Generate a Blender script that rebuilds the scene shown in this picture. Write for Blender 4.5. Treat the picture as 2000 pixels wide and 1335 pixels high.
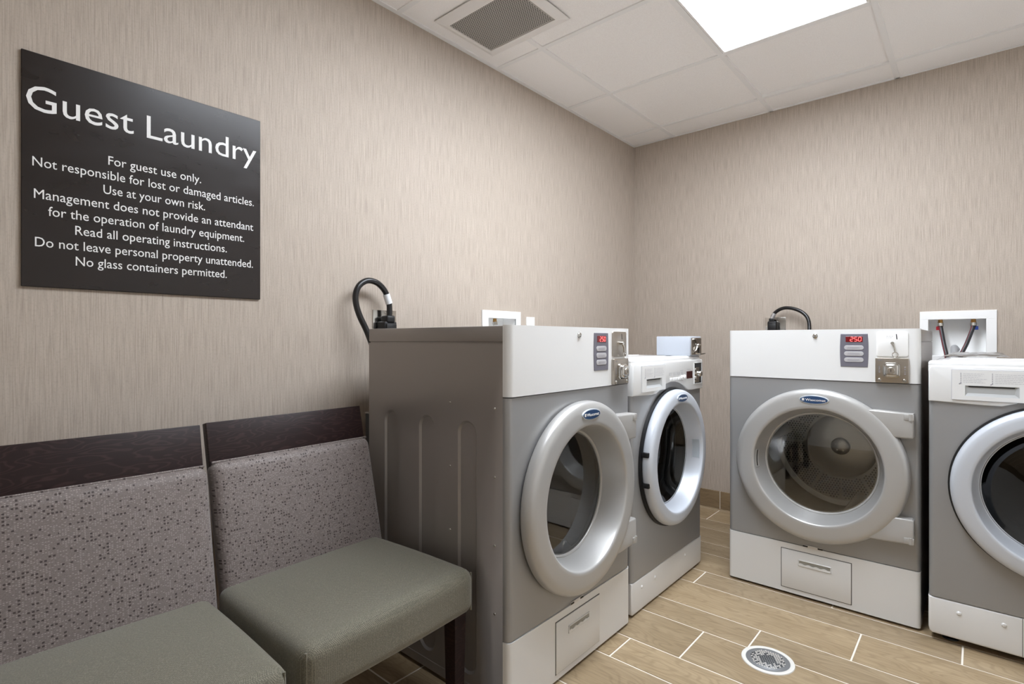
import bpy, bmesh, math, random
from mathutils import Vector, Matrix, noise as mnoise

# ------------------------------------------------------------------ scene, camera, light
sc = bpy.context.scene
for o in list(bpy.data.objects):
    bpy.data.objects.remove(o)
COL = sc.collection
PI = math.pi
rnd = random.Random(7)

CAM = (1.825, -3.407, 1.067)
TH = math.radians(41.08)
cam_d = bpy.data.cameras.new('camera')
cam_d.sensor_width = 36.0
cam_d.lens = 1040 / 2000 * 36.0
cam_d.shift_y = -3.5 / 2000
cam_d.clip_start = 0.05
cam = bpy.data.objects.new('camera', cam_d)
cam.location = CAM
cam.rotation_euler = (PI / 2, 0, TH)
COL.objects.link(cam)
sc.camera = cam

world = bpy.data.worlds.new('world')
sc.world = world
world.use_nodes = True
world.node_tree.nodes['Background'].inputs[0].default_value = (0.9, 0.95, 1.0, 1)
world.node_tree.nodes['Background'].inputs[1].default_value = 0.3

LIGHT_ABOVE_MACHINES = 25.0     # radiance of the ceiling panel in view
LIGHT_OUT_OF_FRAME = 17.0            # radiance of the unseen second ceiling panel, inferred from the sheen on the sign
sc.view_settings.view_transform = 'Standard'
sc.view_settings.look = 'None'
sc.view_settings.gamma = 1
sc.view_settings.use_curve_mapping = False
sc.view_settings.exposure = 0.08
try:
    sc.cycles.max_bounces = 14
    sc.cycles.diffuse_bounces = 8
    sc.cycles.transparent_max_bounces = 16
except Exception:
    pass

# ------------------------------------------------------------------ room sizes
CEIL = 2.427
ROOM_X = 2.75
ROOM_Y = -4.75

# ------------------------------------------------------------------ materials
def srgb(r, g, b):
    f = lambda c: (c / 255 / 12.92) if c / 255 <= 0.04045 else ((c / 255 + 0.055) / 1.055) ** 2.4
    return (f(r), f(g), f(b), 1)

def mat(name, col, rough=0.5, metal=0.0, spec=0.5, emit=None, estr=0, coat=0):
    m = bpy.data.materials.new(name)
    m.use_nodes = True
    b = m.node_tree.nodes['Principled BSDF']
    b.inputs['Base Color'].default_value = col
    b.inputs['Roughness'].default_value = rough
    b.inputs['Metallic'].default_value = metal
    b.inputs['Specular IOR Level'].default_value = spec
    b.inputs['Coat Weight'].default_value = coat
    if emit:
        b.inputs['Emission Color'].default_value = emit
        b.inputs['Emission Strength'].default_value = estr
    return m

class NT:
    """tiny node-tree helper"""
    def __init__(s, m):
        s.t = m.node_tree
        s.b = s.t.nodes['Principled BSDF']
    def n(s, typ, **kw):
        nd = s.t.nodes.new(typ)
        for k, v in kw.items():
            setattr(nd, k, v)
        return nd
    def l(s, a, b):
        s.t.links.new(a, b)
    def math(s, op, a, b=None, c=None):
        nd = s.n('ShaderNodeMath', operation=op)
        for i, v in enumerate((a, b, c)):
            if v is None: continue
            if isinstance(v, (int, float)): nd.inputs[i].default_value = v
            else: s.l(v, nd.inputs[i])
        return nd.outputs[0]
    def mix(s, fac, a, b, mode='MIX'):
        nd = s.n('ShaderNodeMix', data_type='RGBA', blend_type=mode)
        for i, v in ((0, fac), (6, a), (7, b)):
            if isinstance(v, (int, float)): nd.inputs[i].default_value = v
            elif isinstance(v, tuple): nd.inputs[i].default_value = v
            else: s.l(v, nd.inputs[i])
        return nd.outputs[2]
    def ramp(s, fac, p0, p1, c0=(0, 0, 0, 1), c1=(1, 1, 1, 1)):
        nd = s.n('ShaderNodeValToRGB')
        nd.color_ramp.elements[0].position = p0
        nd.color_ramp.elements[1].position = p1
        nd.color_ramp.elements[0].color = c0
        nd.color_ramp.elements[1].color = c1
        s.l(fac, nd.inputs[0])
        return nd.outputs[0]
    def pos(s, kind='Object'):
        tc = s.n('ShaderNodeTexCoord')
        sp = s.n('ShaderNodeSeparateXYZ')
        s.l(tc.outputs[kind], sp.inputs[0])
        return sp.outputs
    def vec(s, x, y, z):
        c = s.n('ShaderNodeCombineXYZ')
        for i, v in enumerate((x, y, z)):
            if isinstance(v, (int, float)): c.inputs[i].default_value = v
            else: s.l(v, c.inputs[i])
        return c.outputs[0]
    def noise(s, v, scale, detail=3, rough=0.5, dist=0.0):
        nd = s.n('ShaderNodeTexNoise')
        nd.inputs['Scale'].default_value = scale
        nd.inputs['Detail'].default_value = detail
        nd.inputs['Roughness'].default_value = rough
        nd.inputs['Distortion'].default_value = dist
        s.l(v, nd.inputs['Vector'])
        return nd.outputs['Fac']
    def bump(s, h, strength, dist):
        nd = s.n('ShaderNodeBump')
        nd.inputs['Strength'].default_value = strength
        nd.inputs['Distance'].default_value = dist
        s.l(h, nd.inputs['Height'])
        s.l(nd.outputs[0], s.b.inputs['Normal'])

def wallpaper():
    m = mat('woven_wallpaper', srgb(196, 184, 170), 0.62, spec=0.3)
    k = NT(m)
    x, y, z = k.pos()
    u = k.math('ADD', x, y)
    fine = k.noise(k.vec(k.math('MULTIPLY', u, 340), k.math('MULTIPLY', z, 9), 0.0), 1.0, 3, 0.55)
    mid = k.noise(k.vec(k.math('MULTIPLY', u, 120), k.math('MULTIPLY', z, 4.0), 3.7), 1.0, 2, 0.5)
    speck = k.noise(k.vec(k.math('MULTIPLY', u, 230), k.math('MULTIPLY', z, 150), 9.1), 1.0, 2, 0.5)
    c = k.mix(k.ramp(fine, 0.30, 0.62), srgb(165, 152, 140), srgb(188, 176, 163))
    c = k.mix(k.math('MULTIPLY', k.ramp(mid, 0.35, 0.65), 0.16), c, srgb(192, 181, 168))
    c = k.mix(k.math('MULTIPLY', k.ramp(speck, 0.5, 0.72), 0.22), c, srgb(150, 138, 129))
    k.l(c, k.b.inputs['Base Color'])
    k.bump(fine, 0.1, 0.0006)
    return m

def plank_mat(name, light, dark, mid):
    m = mat(name, light, 0.38, spec=0.45)
    k = NT(m)
    x, y, z = k.pos()
    g = k.n('ShaderNodeNewGeometry')
    rp = g.outputs['Random Per Island']
    ox = k.math('MULTIPLY', rp, 37.0)
    sx = k.math('ADD', x, ox)
    yy = k.math('ADD', y, z)
    warp = k.noise(k.vec(k.math('MULTIPLY', sx, 2.6), k.math('MULTIPLY', yy, 8), ox), 1.0, 2, 0.5)
    rings = k.math('SINE', k.math('MULTIPLY', k.math('ADD', k.math('MULTIPLY', warp, 1.5), k.math('MULTIPLY', yy, 1.6)), 75.0))
    grain = k.noise(k.vec(k.math('MULTIPLY', sx, 9), k.math('MULTIPLY', yy, 170), ox), 1.0, 4, 0.6)
    cloud = k.noise(k.vec(k.math('MULTIPLY', sx, 3.2), k.math('MULTIPLY', yy, 9), ox), 1.0, 3, 0.6)
    c = k.mix(k.ramp(cloud, 0.3, 0.7), light, mid)
    c = k.mix(k.math('MULTIPLY', k.ramp(rings, 0.1, 1.0), 0.24), c, dark)
    c = k.mix(k.math('MULTIPLY', k.ramp(grain, 0.45, 0.75), 0.40), c, dark)
    tint = k.ramp(rp, 0.0, 1.0, (0.86, 0.86, 0.87, 1), (1.06, 1.05, 1.03, 1))
    c = k.mix(1.0, c, tint, 'MULTIPLY')
    k.l(c, k.b.inputs['Base Color'])
    k.l(k.ramp(grain, 0.2, 0.9, (0.34, 0.34, 0.34, 1), (0.5, 0.5, 0.5, 1)), k.b.inputs['Roughness'])
    k.bump(grain, 0.08, 0.001)
    return m

def ceiling_mat():
    m = mat('ceiling_tile', srgb(236, 231, 227), 0.85, spec=0.2)
    k = NT(m)
    x, y, z = k.pos()
    f = k.noise(k.vec(x, y, z), 260, 3, 0.6)
    c = k.mix(k.ramp(f, 0.35, 0.65), srgb(242, 239, 237), srgb(249, 247, 245))
    k.l(c, k.b.inputs['Base Color'])
    k.bump(f, 0.15, 0.001)
    return m

def dark_wood():
    m = mat('dark_stained_oak', srgb(44, 28, 26), 0.5, spec=0.3)
    k = NT(m)
    x, y, z = k.pos()
    w = k.noise(k.vec(k.math('MULTIPLY', x, 5), k.math('MULTIPLY', y, 5), k.math('MULTIPLY', z, 22)), 1.0, 2, 0.5)
    r = k.math('SINE', k.math('MULTIPLY', w, 95.0))
    f = k.noise(k.vec(k.math('MULTIPLY', x, 30), k.math('MULTIPLY', y, 22), k.math('MULTIPLY', z, 420)), 1.0, 3, 0.6)
    c = k.mix(k.math('MULTIPLY', k.ramp(r, 0.4, 1.0), 0.45), srgb(34, 20, 20), srgb(66, 46, 43))
    c = k.mix(k.math('MULTIPLY', k.ramp(f, 0.5, 0.75), 0.4), c, srgb(28, 16, 15))
    k.l(c, k.b.inputs['Base Color'])
    k.bump(f, 0.15, 0.0006)
    return m

def dotted_fabric():
    m = mat('dotted_taupe_fabric', srgb(150, 137, 133), 0.55, spec=0.35)
    m.node_tree.nodes['Principled BSDF'].inputs['Sheen Weight'].default_value = 0.25
    k = NT(m)
    x, y, z = k.pos()
    def cells(sx, sz, seed, px, pz):
        a = k.math('MULTIPLY', y, sx); b = k.math('MULTIPLY', z, sz)
        wn = k.n('ShaderNodeTexWhiteNoise', noise_dimensions='3D')
        k.l(k.vec(k.math('FLOOR', a), k.math('FLOOR', b), seed), wn.inputs[0])
        fa = k.math('ABSOLUTE', k.math('SUBTRACT', k.math('FRACT', a), 0.5))
        fb = k.math('ABSOLUTE', k.math('SUBTRACT', k.math('FRACT', b), 0.5))
        inside = k.math('MULTIPLY', k.math('LESS_THAN', fa, px), k.math('LESS_THAN', fb, pz))
        return wn.outputs[0], inside
    big = k.noise(k.vec(k.math('MULTIPLY', y, 16), k.math('MULTIPLY', z, 16), 1.0), 1.0, 2, 0.5)
    v1, in1 = cells(140, 140, 1.0, 0.30, 0.27)
    v2, in2 = cells(210, 280, 5.0, 0.32, 0.20)
    dark = k.math('MULTIPLY', in1, k.math('LESS_THAN', v1, k.math('MULTIPLY', big, 0.42)))
    lite = k.math('MULTIPLY', in2, k.math('LESS_THAN', v2, 0.42))
    weave = k.noise(k.vec(k.math('MULTIPLY', y, 300), k.math('MULTIPLY', z, 700), 0.0), 1.0, 2, 0.5)
    c = k.mix(k.ramp(weave, 0.3, 0.7), srgb(104, 95, 92), srgb(128, 118, 114))
    c = k.mix(k.math('MULTIPLY', lite, 0.5), c, srgb(180, 171, 166))
    c = k.mix(k.math('MULTIPLY', dark, 0.9), c, srgb(52, 41, 39))
    k.l(c, k.b.inputs['Base Color'])
    k.bump(weave, 0.2, 0.001)
    return m

def seat_fabric():
    m = mat('olive_grey_fabric', srgb(118, 116, 100), 0.7, spec=0.3)
    m.node_tree.nodes['Principled BSDF'].inputs['Sheen Weight'].default_value = 0.3
    k = NT(m)
    x, y, z = k.pos()
    s1 = k.math('SINE', k.math('MULTIPLY', k.math('ADD', x, k.math('MULTIPLY', z, 0.7)), 1500))
    s2 = k.math('SINE', k.math('MULTIPLY', k.math('ADD', y, k.math('MULTIPLY', z, 0.7)), 1500))
    w = k.math('MULTIPLY', s1, s2)
    n = k.noise(k.vec(x, y, z), 420, 2, 0.6)
    c = k.mix(k.ramp(w, 0.0, 0.9), srgb(90, 87, 74), srgb(126, 121, 105))
    c = k.mix(k.math('MULTIPLY', k.ramp(n, 0.45, 0.7), 0.5), c, srgb(146, 142, 126))
    k.l(c, k.b.inputs['Base Color'])
    k.bump(w, 0.25, 0.0008)
    return m

def glass_mat(name, tint, ior=1.5, boost=0.0):
    m = bpy.data.materials.new(name)
    m.use_nodes = True
    t = m.node_tree
    t.nodes.remove(t.nodes['Principled BSDF'])
    out = t.nodes['Material Output']
    tr = t.nodes.new('ShaderNodeBsdfTransparent'); tr.inputs[0].default_value = tint
    gl = t.nodes.new('ShaderNodeBsdfGlossy'); gl.inputs['Roughness'].default_value = 0.02
    gl.inputs[0].default_value = (0.95, 0.95, 0.95, 1)
    fr = t.nodes.new('ShaderNodeFresnel'); fr.inputs[0].default_value = ior
    ad = t.nodes.new('ShaderNodeMath'); ad.operation = 'ADD'; ad.use_clamp = True
    ad.inputs[1].default_value = boost
    mx = t.nodes.new('ShaderNodeMixShader')
    t.links.new(fr.outputs[0], ad.inputs[0])
    t.links.new(ad.outputs[0], mx.inputs[0])
    t.links.new(tr.outputs[0], mx.inputs[1])
    t.links.new(gl.outputs[0], mx.inputs[2])
    t.links.new(mx.outputs[0], out.inputs[0])
    return m

def brushed(name, col, rough, metal=1.0, sc_=(3, 3, 260)):
    m = mat(name, col, rough, metal)
    k = NT(m)
    x, y, z = k.pos()
    f = k.noise(k.vec(k.math('MULTIPLY', x, sc_[0]), k.math('MULTIPLY', y, sc_[1]), k.math('MULTIPLY', z, sc_[2])), 1.0, 2, 0.5)
    a = tuple(c * 0.88 for c in col[:3]) + (1,)
    k.l(k.mix(f, a, col), k.b.inputs['Base Color'])
    return m

def sign_mat():
    m = mat('brown_sign_laminate', srgb(27, 17, 13), 0.3, spec=0.45)
    k = NT(m)
    x, y, z = k.pos()
    f = k.noise(k.vec(x, k.math('MULTIPLY', y, 9), k.math('MULTIPLY', z, 22)), 1.0, 3, 0.6, 0.4)
    k.l(k.ramp(f, 0.3, 0.7, (0.26, 0.26, 0.26, 1), (0.33, 0.33, 0.33, 1)), k.b.inputs['Roughness'])
    return m

def orange_peel(name, col, rough, spec=0.5, metal=0.0):
    m = mat(name, col, rough, metal, spec)
    k = NT(m)
    x, y, z = k.pos()
    f = k.noise(k.vec(x, y, z), 700, 2, 0.5)
    k.bump(f, 0.03, 0.001)
    return m

M = {}
M['wall'] = wallpaper()
M['tile'] = ceiling_mat()
M['bounce_paint'] = mat('off_white_bounce_paint', srgb(238, 236, 232), 0.7, spec=0.3)  # unseen walls only; off-white chosen to bounce light onto the ceiling
M['grid'] = mat('ceiling_grid_metal', srgb(238, 237, 236), 0.5)
M['gap'] = mat('dark_gap', srgb(30, 28, 27), 0.9)
M['plank'] = plank_mat('wood_look_tile', srgb(176, 156, 126), srgb(106, 86, 62), srgb(152, 132, 103))
M['shaded_skirt'] = plank_mat('shaded_skirting_tile', srgb(150, 130, 102), srgb(96, 80, 58), srgb(128, 108, 82))  # same tile as the floor, shade painted in as darker tones
M['grout'] = mat('pale_grout', srgb(238, 230, 218), 0.8)
M['grey'] = orange_peel('grey_metallic_paint', srgb(157, 157, 157), 0.36, 0.5, 0.35)
M['side'] = orange_peel('dark_grey_cabinet_paint', srgb(152, 146, 142), 0.34, 0.5, 0.45)
M['white'] = orange_peel('white_enamel', srgb(224, 224, 223), 0.16)
M['coolwhite'] = orange_peel('cool_white_enamel', srgb(184, 190, 200), 0.3)
M['silver'] = orange_peel('silver_door_paint', srgb(182, 181, 179), 0.32, 0.5, 0.35)
M['washring'] = orange_peel('pale_silver_door_paint', srgb(200, 205, 213), 0.34, 0.5, 0.2)
M['hinge'] = orange_peel('light_grey_hinge_paint', srgb(176, 174, 171), 0.35, 0.5, 0.2)
M['black'] = mat('black_rubber', srgb(16, 16, 17), 0.5)
M['blackgloss'] = mat('black_cord_jacket', srgb(24, 23, 24), 0.32)
M['dark'] = mat('dark_grey_plastic', srgb(52, 54, 56), 0.45)
M['graphite'] = mat('grey_display_panel', srgb(108, 106, 116), 0.4)
M['button'] = mat('pale_grey_button', srgb(182, 180, 182), 0.4)
M['print'] = mat('grey_print', srgb(140, 140, 150), 0.6)
M['faint'] = mat('faint_grey_print', srgb(164, 164, 172), 0.6)
M['darkprint'] = mat('dark_print', srgb(60, 58, 70), 0.6)
M['screen'] = mat('dark_red_screen', srgb(96, 14, 18), 0.2, emit=srgb(120, 10, 16), estr=0.25)
M['screenoff'] = mat('unlit_red_screen', srgb(58, 20, 22), 0.2)
M['led'] = mat('red_lit_digit', srgb(255, 80, 80), 0.4, emit=(1.0, 0.16, 0.16, 1), estr=1.3)
M['chrome'] = mat('chrome', srgb(206, 204, 200), 0.14, 1.0)
M['plate'] = brushed('brushed_coin_plate', srgb(190, 182, 172), 0.32)
M['steel'] = brushed('drum_steel', srgb(176, 174, 168), 0.28)
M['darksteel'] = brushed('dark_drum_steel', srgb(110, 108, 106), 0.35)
M['hole'] = mat('perforation', srgb(22, 21, 20), 0.8)
M['seam'] = mat('panel_seam', srgb(84, 80, 78), 0.7)
M['glass'] = glass_mat('smoked_door_glass', (0.85, 0.85, 0.83, 1), 1.55, 0.05)
M['darkglass'] = glass_mat('dark_door_glass', (0.15, 0.15, 0.16, 1), 1.45, 0.0)
M['badge'] = mat('navy_badge', srgb(36, 66, 104), 0.25, coat=0.4)
M['badgerim'] = mat('badge_rim', srgb(214, 222, 230), 0.2, 0.4)
M['lettering'] = mat('white_lettering', srgb(238, 237, 236), 0.5)
M['sign'] = sign_mat()
M['wood'] = dark_wood()
M['backfab'] = dotted_fabric()
M['seatfab'] = seat_fabric()
M['brass'] = mat('brass', srgb(168, 128, 76), 0.3, 1.0)
M['red'] = mat('red_plastic', srgb(190, 22, 44), 0.4)
M['blue'] = mat('blue_plastic', srgb(40, 74, 160), 0.4)
M['hose'] = mat('dark_grey_hose', srgb(44, 43, 46), 0.42)
M['redstripe'] = mat('red_hose_stripe', srgb(120, 44, 52), 0.5)
M['tag'] = mat('white_cord_tag', srgb(226, 228, 230), 0.35)
M['foil'] = mat('silver_cord_tag', srgb(212, 212, 214), 0.25, 0.7)
M['plastic'] = mat('white_plastic', srgb(243, 243, 242), 0.4)
M['pvc'] = mat('grey_drain_hose', srgb(168, 168, 170), 0.4)
M['outlet'] = mat('steel_outlet_plate', srgb(190, 188, 184), 0.16, 1.0)
M['ventgrey'] = mat('grey_vent_mesh', srgb(170, 166, 160), 0.55)
M['ventwhite'] = mat('white_vent_frame', srgb(232, 229, 226), 0.5)
M['film'] = glass_mat('clear_plastic_film', (0.9, 0.9, 0.91, 1), 1.4, 0.08)
M['sticker'] = mat('white_sticker', srgb(220, 216, 212), 0.5)
M['drainmetal'] = mat('grey_drain_grate', srgb(150, 152, 154), 0.38, 0.6)
M['drainrim'] = mat('pale_drain_rim', srgb(222, 220, 214), 0.5)
M['grit'] = mat('pale_grit', srgb(228, 222, 212), 0.7)

def light_mat(name, s):
    m = bpy.data.materials.new(name); m.use_nodes = True
    t = m.node_tree
    t.nodes.remove(t.nodes['Principled BSDF'])
    e = t.nodes.new('ShaderNodeEmission')
    e.inputs[0].default_value = (0.90, 0.96, 1.04, 1); e.inputs[1].default_value = s
    t.links.new(e.outputs[0], t.nodes['Material Output'].inputs[0])
    return m
M['panel_a'] = light_mat('lit_diffuser', LIGHT_ABOVE_MACHINES)
M['panel_b'] = light_mat('lit_diffuser_out_of_frame', LIGHT_OUT_OF_FRAME)

# ------------------------------------------------------------------ mesh builder
class MB:
    def __init__(s, off=(0, 0, 0)):
        s.v = []; s.f = []; s.m = []; s.off = Vector(off)
    def add(s, vs, fs, mi=0):
        b = len(s.v)
        s.v += [tuple(Vector(p)) for p in vs]
        for f in fs:
            s.f.append(tuple(i + b for i in f)); s.m.append(mi)
        return s
    def bm(s, bm, mi=0, mtx=None):
        if mtx is not None: bm.transform(mtx)
        bm.verts.ensure_lookup_table()
        for i, v in enumerate(bm.verts): v.index = i
        s.add([v.co.copy() for v in bm.verts], [[v.index for v in f.verts] for f in bm.faces], mi)
        bm.free()
        return s
    def box(s, x0, x1, y0, y1, z0, z1, bev=0.0, seg=2, mi=0, mtx=None):
        bm = bmesh.new()
        bmesh.ops.create_cube(bm, size=1)
        for v in bm.verts:
            v.co = Vector((x0 + (v.co.x + .5) * (x1 - x0), y0 + (v.co.y + .5) * (y1 - y0), z0 + (v.co.z + .5) * (z1 - z0)))
        if bev > 0:
            bev = min(bev, 0.49 * min(abs(x1 - x0), abs(y1 - y0), abs(z1 - z0)))
            bmesh.ops.bevel(bm, geom=list(bm.edges), offset=bev, segments=seg, affect='EDGES', profile=0.5)
        return s.bm(bm, mi, mtx)
    def prism(s, pts, d0, d1, to3, bev=0.0, seg=2, mi=0):
        """pts: 2-D outline (counter-clockwise), extruded from depth d0 to d1; to3(a,b,d)->xyz"""
        bm = bmesh.new()
        a = [bm.verts.new(to3(p[0], p[1], d0)) for p in pts]
        b = [bm.verts.new(to3(p[0], p[1], d1)) for p in pts]
        n = len(pts)
        bm.faces.new(a[::-1]); top = bm.faces.new(b)
        for i in range(n):
            bm.faces.new((a[i], a[(i + 1) % n], b[(i + 1) % n], b[i]))
        bmesh.ops.recalc_face_normals(bm, faces=bm.faces)
        if bev > 0:
            bmesh.ops.bevel(bm, geom=list(top.edges), offset=bev, segments=seg, affect='EDGES', profile=0.5)
        return s.bm(bm, mi)
    def lathe(s, prof, to3, n=72, mi=0, closed=False):
        """prof: list of (radius, depth); to3(a,b,d) with (a,b) on the disc"""
        vs = []; fs = []
        k = len(prof)
        for i in range(n):
            t = 2 * PI * i / n
            for r, d in prof: vs.append(to3(r * math.cos(t), r * math.sin(t), d))
        for i in range(n):
            j = (i + 1) % n
            for q in range(k if closed else k - 1):
                q2 = (q + 1) % k
                fs.append((i * k + q, i * k + q2, j * k + q2, j * k + q))
        return s.add(vs, fs, mi)
    def disc(s, c, u, v, r, n=6, mi=0, rv=None):
        rv = rv or r
        c = Vector(c); u = Vector(u); v = Vector(v)
        return s.add([c + u * (r * math.cos(2 * PI * i / n)) + v * (rv * math.sin(2 * PI * i / n)) for i in range(n)], [tuple(range(n))], mi)
    def cyl(s, p0, p1, r0, r1=None, n=20, mi=0):
        r1 = r0 if r1 is None else r1
        p0 = Vector(p0); p1 = Vector(p1)
        ax = (p1 - p0).normalized()
        u = ax.orthogonal().normalized(); w = ax.cross(u)
        vs = []
        for p, r in ((p0, r0), (p1, r1)):
            vs += [p + u * (r * math.cos(2 * PI * i / n)) + w * (r * math.sin(2 * PI * i / n)) for i in range(n)]
        fs = [(i, (i + 1) % n, n + (i + 1) % n, n + i) for i in range(n)]
        fs += [tuple(range(n))[::-1], tuple(range(n, 2 * n))]
        return s.add(vs, fs, mi)
    def tube(s, pts, r, n=14, sub=8, mi=0, caps=True):
        P = [Vector(p) for p in pts]
        path = []
        for i in range(len(P) - 1):
            a = P[max(i - 1, 0)]; b = P[i]; c = P[i + 1]; d = P[min(i + 2, len(P) - 1)]
            for q in range(sub):
                t = q / sub
                path.append(0.5 * ((2 * b) + (c - a) * t + (2 * a - 5 * b + 4 * c - d) * t * t + (3 * b - a - 3 * c + d) * t ** 3))
        path.append(P[-1])
        vs = []; fs = []
        u = None
        for i, p in enumerate(path):
            tg = (path[min(i + 1, len(path) - 1)] - path[max(i - 1, 0)]).normalized()
            u = tg.orthogonal().normalized() if u is None else (u - tg * u.dot(tg)).normalized()
            w = tg.cross(u)
            vs += [p + u * (r * math.cos(2 * PI * j / n)) + w * (r * math.sin(2 * PI * j / n)) for j in range(n)]
        for i in range(len(path) - 1):
            for j in range(n):
                fs.append((i * n + j, i * n + (j + 1) % n, (i + 1) * n + (j + 1) % n, (i + 1) * n + j))
        if caps:
            fs.append(tuple(range(n))[::-1]); fs.append(tuple(range((len(path) - 1) * n, len(path) * n)))
        return s.add(vs, fs, mi)
    def rbox(s, c, half, r, n=18, mi=0, fn=None, mtx=None):
        """soft rounded box; fn(local unit coords, position) may reshape it"""
        bm = bmesh.new()
        bmesh.ops.create_cube(bm, size=2)
        bmesh.ops.subdivide_edges(bm, edges=list(bm.edges), cuts=n, use_grid_fill=True)
        hx, hy, hz = half
        for v in bm.verts:
            q = Vector([math.sin(max(-1, min(1, t)) * PI / 2) for t in v.co])
            p = Vector((q.x * hx, q.y * hy, q.z * hz))
            rr = min(r, hx, hy, hz)
            inner = Vector((max(-(hx - rr), min(hx - rr, p.x)), max(-(hy - rr), min(hy - rr, p.y)), max(-(hz - rr), min(hz - rr, p.z))))
            d = p - inner
            if d.length > 1e-9: p = inner + d.normalized() * rr
            if fn: p = fn(q, p)
            v.co = p + Vector(c)
        return s.bm(bm, mi, mtx)
    def holed(s, rect, loop, to3, d=0.0, mi=0):
        """flat panel: rectangle with a star-shaped hole"""
        x0, x1, z0, z1 = rect
        cx = sum(p[0] for p in loop) / len(loop); cz = sum(p[1] for p in loop) / len(loop)
        ang = lambda p: math.atan2(p[1] - cz, p[0] - cx)
        pts = sorted(loop, key=ang)
        extra = []
        for c in ((x0, z0), (x1, z0), (x1, z1), (x0, z1)):
            a = ang(c)
            for i in range(len(pts)):
                p = pts[i]; q = pts[(i + 1) % len(pts)]
                a0 = ang(p); a1 = ang(q)
                if a1 < a0: a1 += 2 * PI
                for aa in (a, a + 2 * PI):
                    if a0 < aa < a1:
                        # intersect ray with the segment
                        dx, dz = math.cos(a), math.sin(a)
                        ex, ez = q[0] - p[0], q[1] - p[1]
                        den = dx * ez - dz * ex
                        t = ((p[0] - cx) * ez - (p[1] - cz) * ex) / den
                        extra.append((cx + dx * t, cz + dz * t))
        pts = sorted(pts + extra, key=ang)
        out = []
        for p in pts:
            dx, dz = p[0] - cx, p[1] - cz
            t = min([((x1 if dx > 0 else x0) - cx) / dx if abs(dx) > 1e-9 else 1e9, ((z1 if dz > 0 else z0) - cz) / dz if abs(dz) > 1e-9 else 1e9])
            out.append((cx + dx * t, cz + dz * t))
        n = len(pts)
        vs = [to3(p[0], p[1], d) for p in pts] + [to3(p[0], p[1], d) for p in out]
        s.add(vs, [(i, (i + 1) % n, n + (i + 1) % n, n + i) for i in range(n)], mi)
        return s
    def build(s, name, mats, parent=None, smooth=35, label=None, inv=None, wn=False):
        me = bpy.data.meshes.new(name)
        me.from_pydata([tuple((inv @ Vector(p)) if inv else (Vector(p) + s.off)) for p in s.v], [], s.f)
        if not isinstance(mats, (list, tuple)): mats = [mats]
        for m_ in mats: me.materials.append(m_)
        me.polygons.foreach_set('material_index', s.m)
        bm = bmesh.new(); bm.from_mesh(me)
        bmesh.ops.remove_doubles(bm, verts=bm.verts, dist=1e-6)
        bm.to_mesh(me); bm.free()
        if smooth:
            me.polygons.foreach_set('use_smooth', [True] * len(me.polygons))
            me.set_sharp_from_angle(angle=math.radians(smooth))
        me.update()
        o = bpy.data.objects.new(name, me)
        COL.objects.link(o)
        if wn:
            md = o.modifiers.new('weighted_normals', 'WEIGHTED_NORMAL'); md.weight = 90; md.keep_sharp = True
        if parent: o.parent = parent
        if label: o['label'] = label
        return o

def thing(name, label, cat, loc=(0, 0, 0), rz=0.0, group=None):
    o = bpy.data.objects.new(name, None)
    o.empty_display_size = 0.1
    COL.objects.link(o)
    o.location = loc; o.rotation_euler = (0, 0, rz)
    o['label'] = label; o['category'] = cat
    if group: o['group'] = group
    return o

def tag(o, label, cat, group=None):
    o['label'] = label; o['category'] = cat
    if group: o['group'] = group
    return o

def struct(o, label=None):
    o['kind'] = 'structure'
    if label: o['label'] = label
    return o

def dup(root, loc, rz, label):
    r = root.copy(); COL.objects.link(r); r.location = loc; r.rotation_euler = (0, 0, rz); r['label'] = label
    for ch in list(root.children):
        c = ch.copy(); COL.objects.link(c); c.parent = r
        for g in ch.children:
            d = g.copy(); COL.objects.link(d); d.parent = c
    return r

def circle(cx, cz, r, n=72):
    return [(cx + r * math.cos(2 * PI * (i + .5) / n), cz + r * math.sin(2 * PI * (i + .5) / n)) for i in range(n)]

def stadium(cx, z0, z1, r, n=14):
    pts = []
    for i in range(n + 1):
        t = PI * i / n; pts.append((cx + r * math.cos(t), z1 - r + r * math.sin(t)))
    for i in range(n + 1):
        t = PI + PI * i / n; pts.append((cx + r * math.cos(t), z0 + r + r * math.sin(t)))
    return pts

def text_mesh(body, size, mtx, name, m, parent, width=None, depth=0.0006, label=None):
    cu = bpy.data.curves.new('text', 'FONT')
    cu.body = body; cu.size = size; cu.align_x = 'LEFT'
    cu.extrude = depth; cu.resolution_u = 3
    o = bpy.data.objects.new('text', cu); COL.objects.link(o)
    dg = bpy.context.evaluated_depsgraph_get()
    me = bpy.data.meshes.new_from_object(o.evaluated_get(dg))
    bpy.data.objects.remove(o)
    xs = [v.co.x for v in me.vertices]
    x0, x1 = min(xs), max(xs)
    s = (width / (x1 - x0)) if width else 1.0
    me.transform(mtx @ Matrix.Diagonal((s, 1, 1, 1)) @ Matrix.Translation((-x0, 0, 0)))
    me.name = name
    me.materials.clear(); me.materials.append(m)
    ob = bpy.data.objects.new(name, me); COL.objects.link(ob); ob.parent = parent
    if label: ob['label'] = label
    return ob

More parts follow.
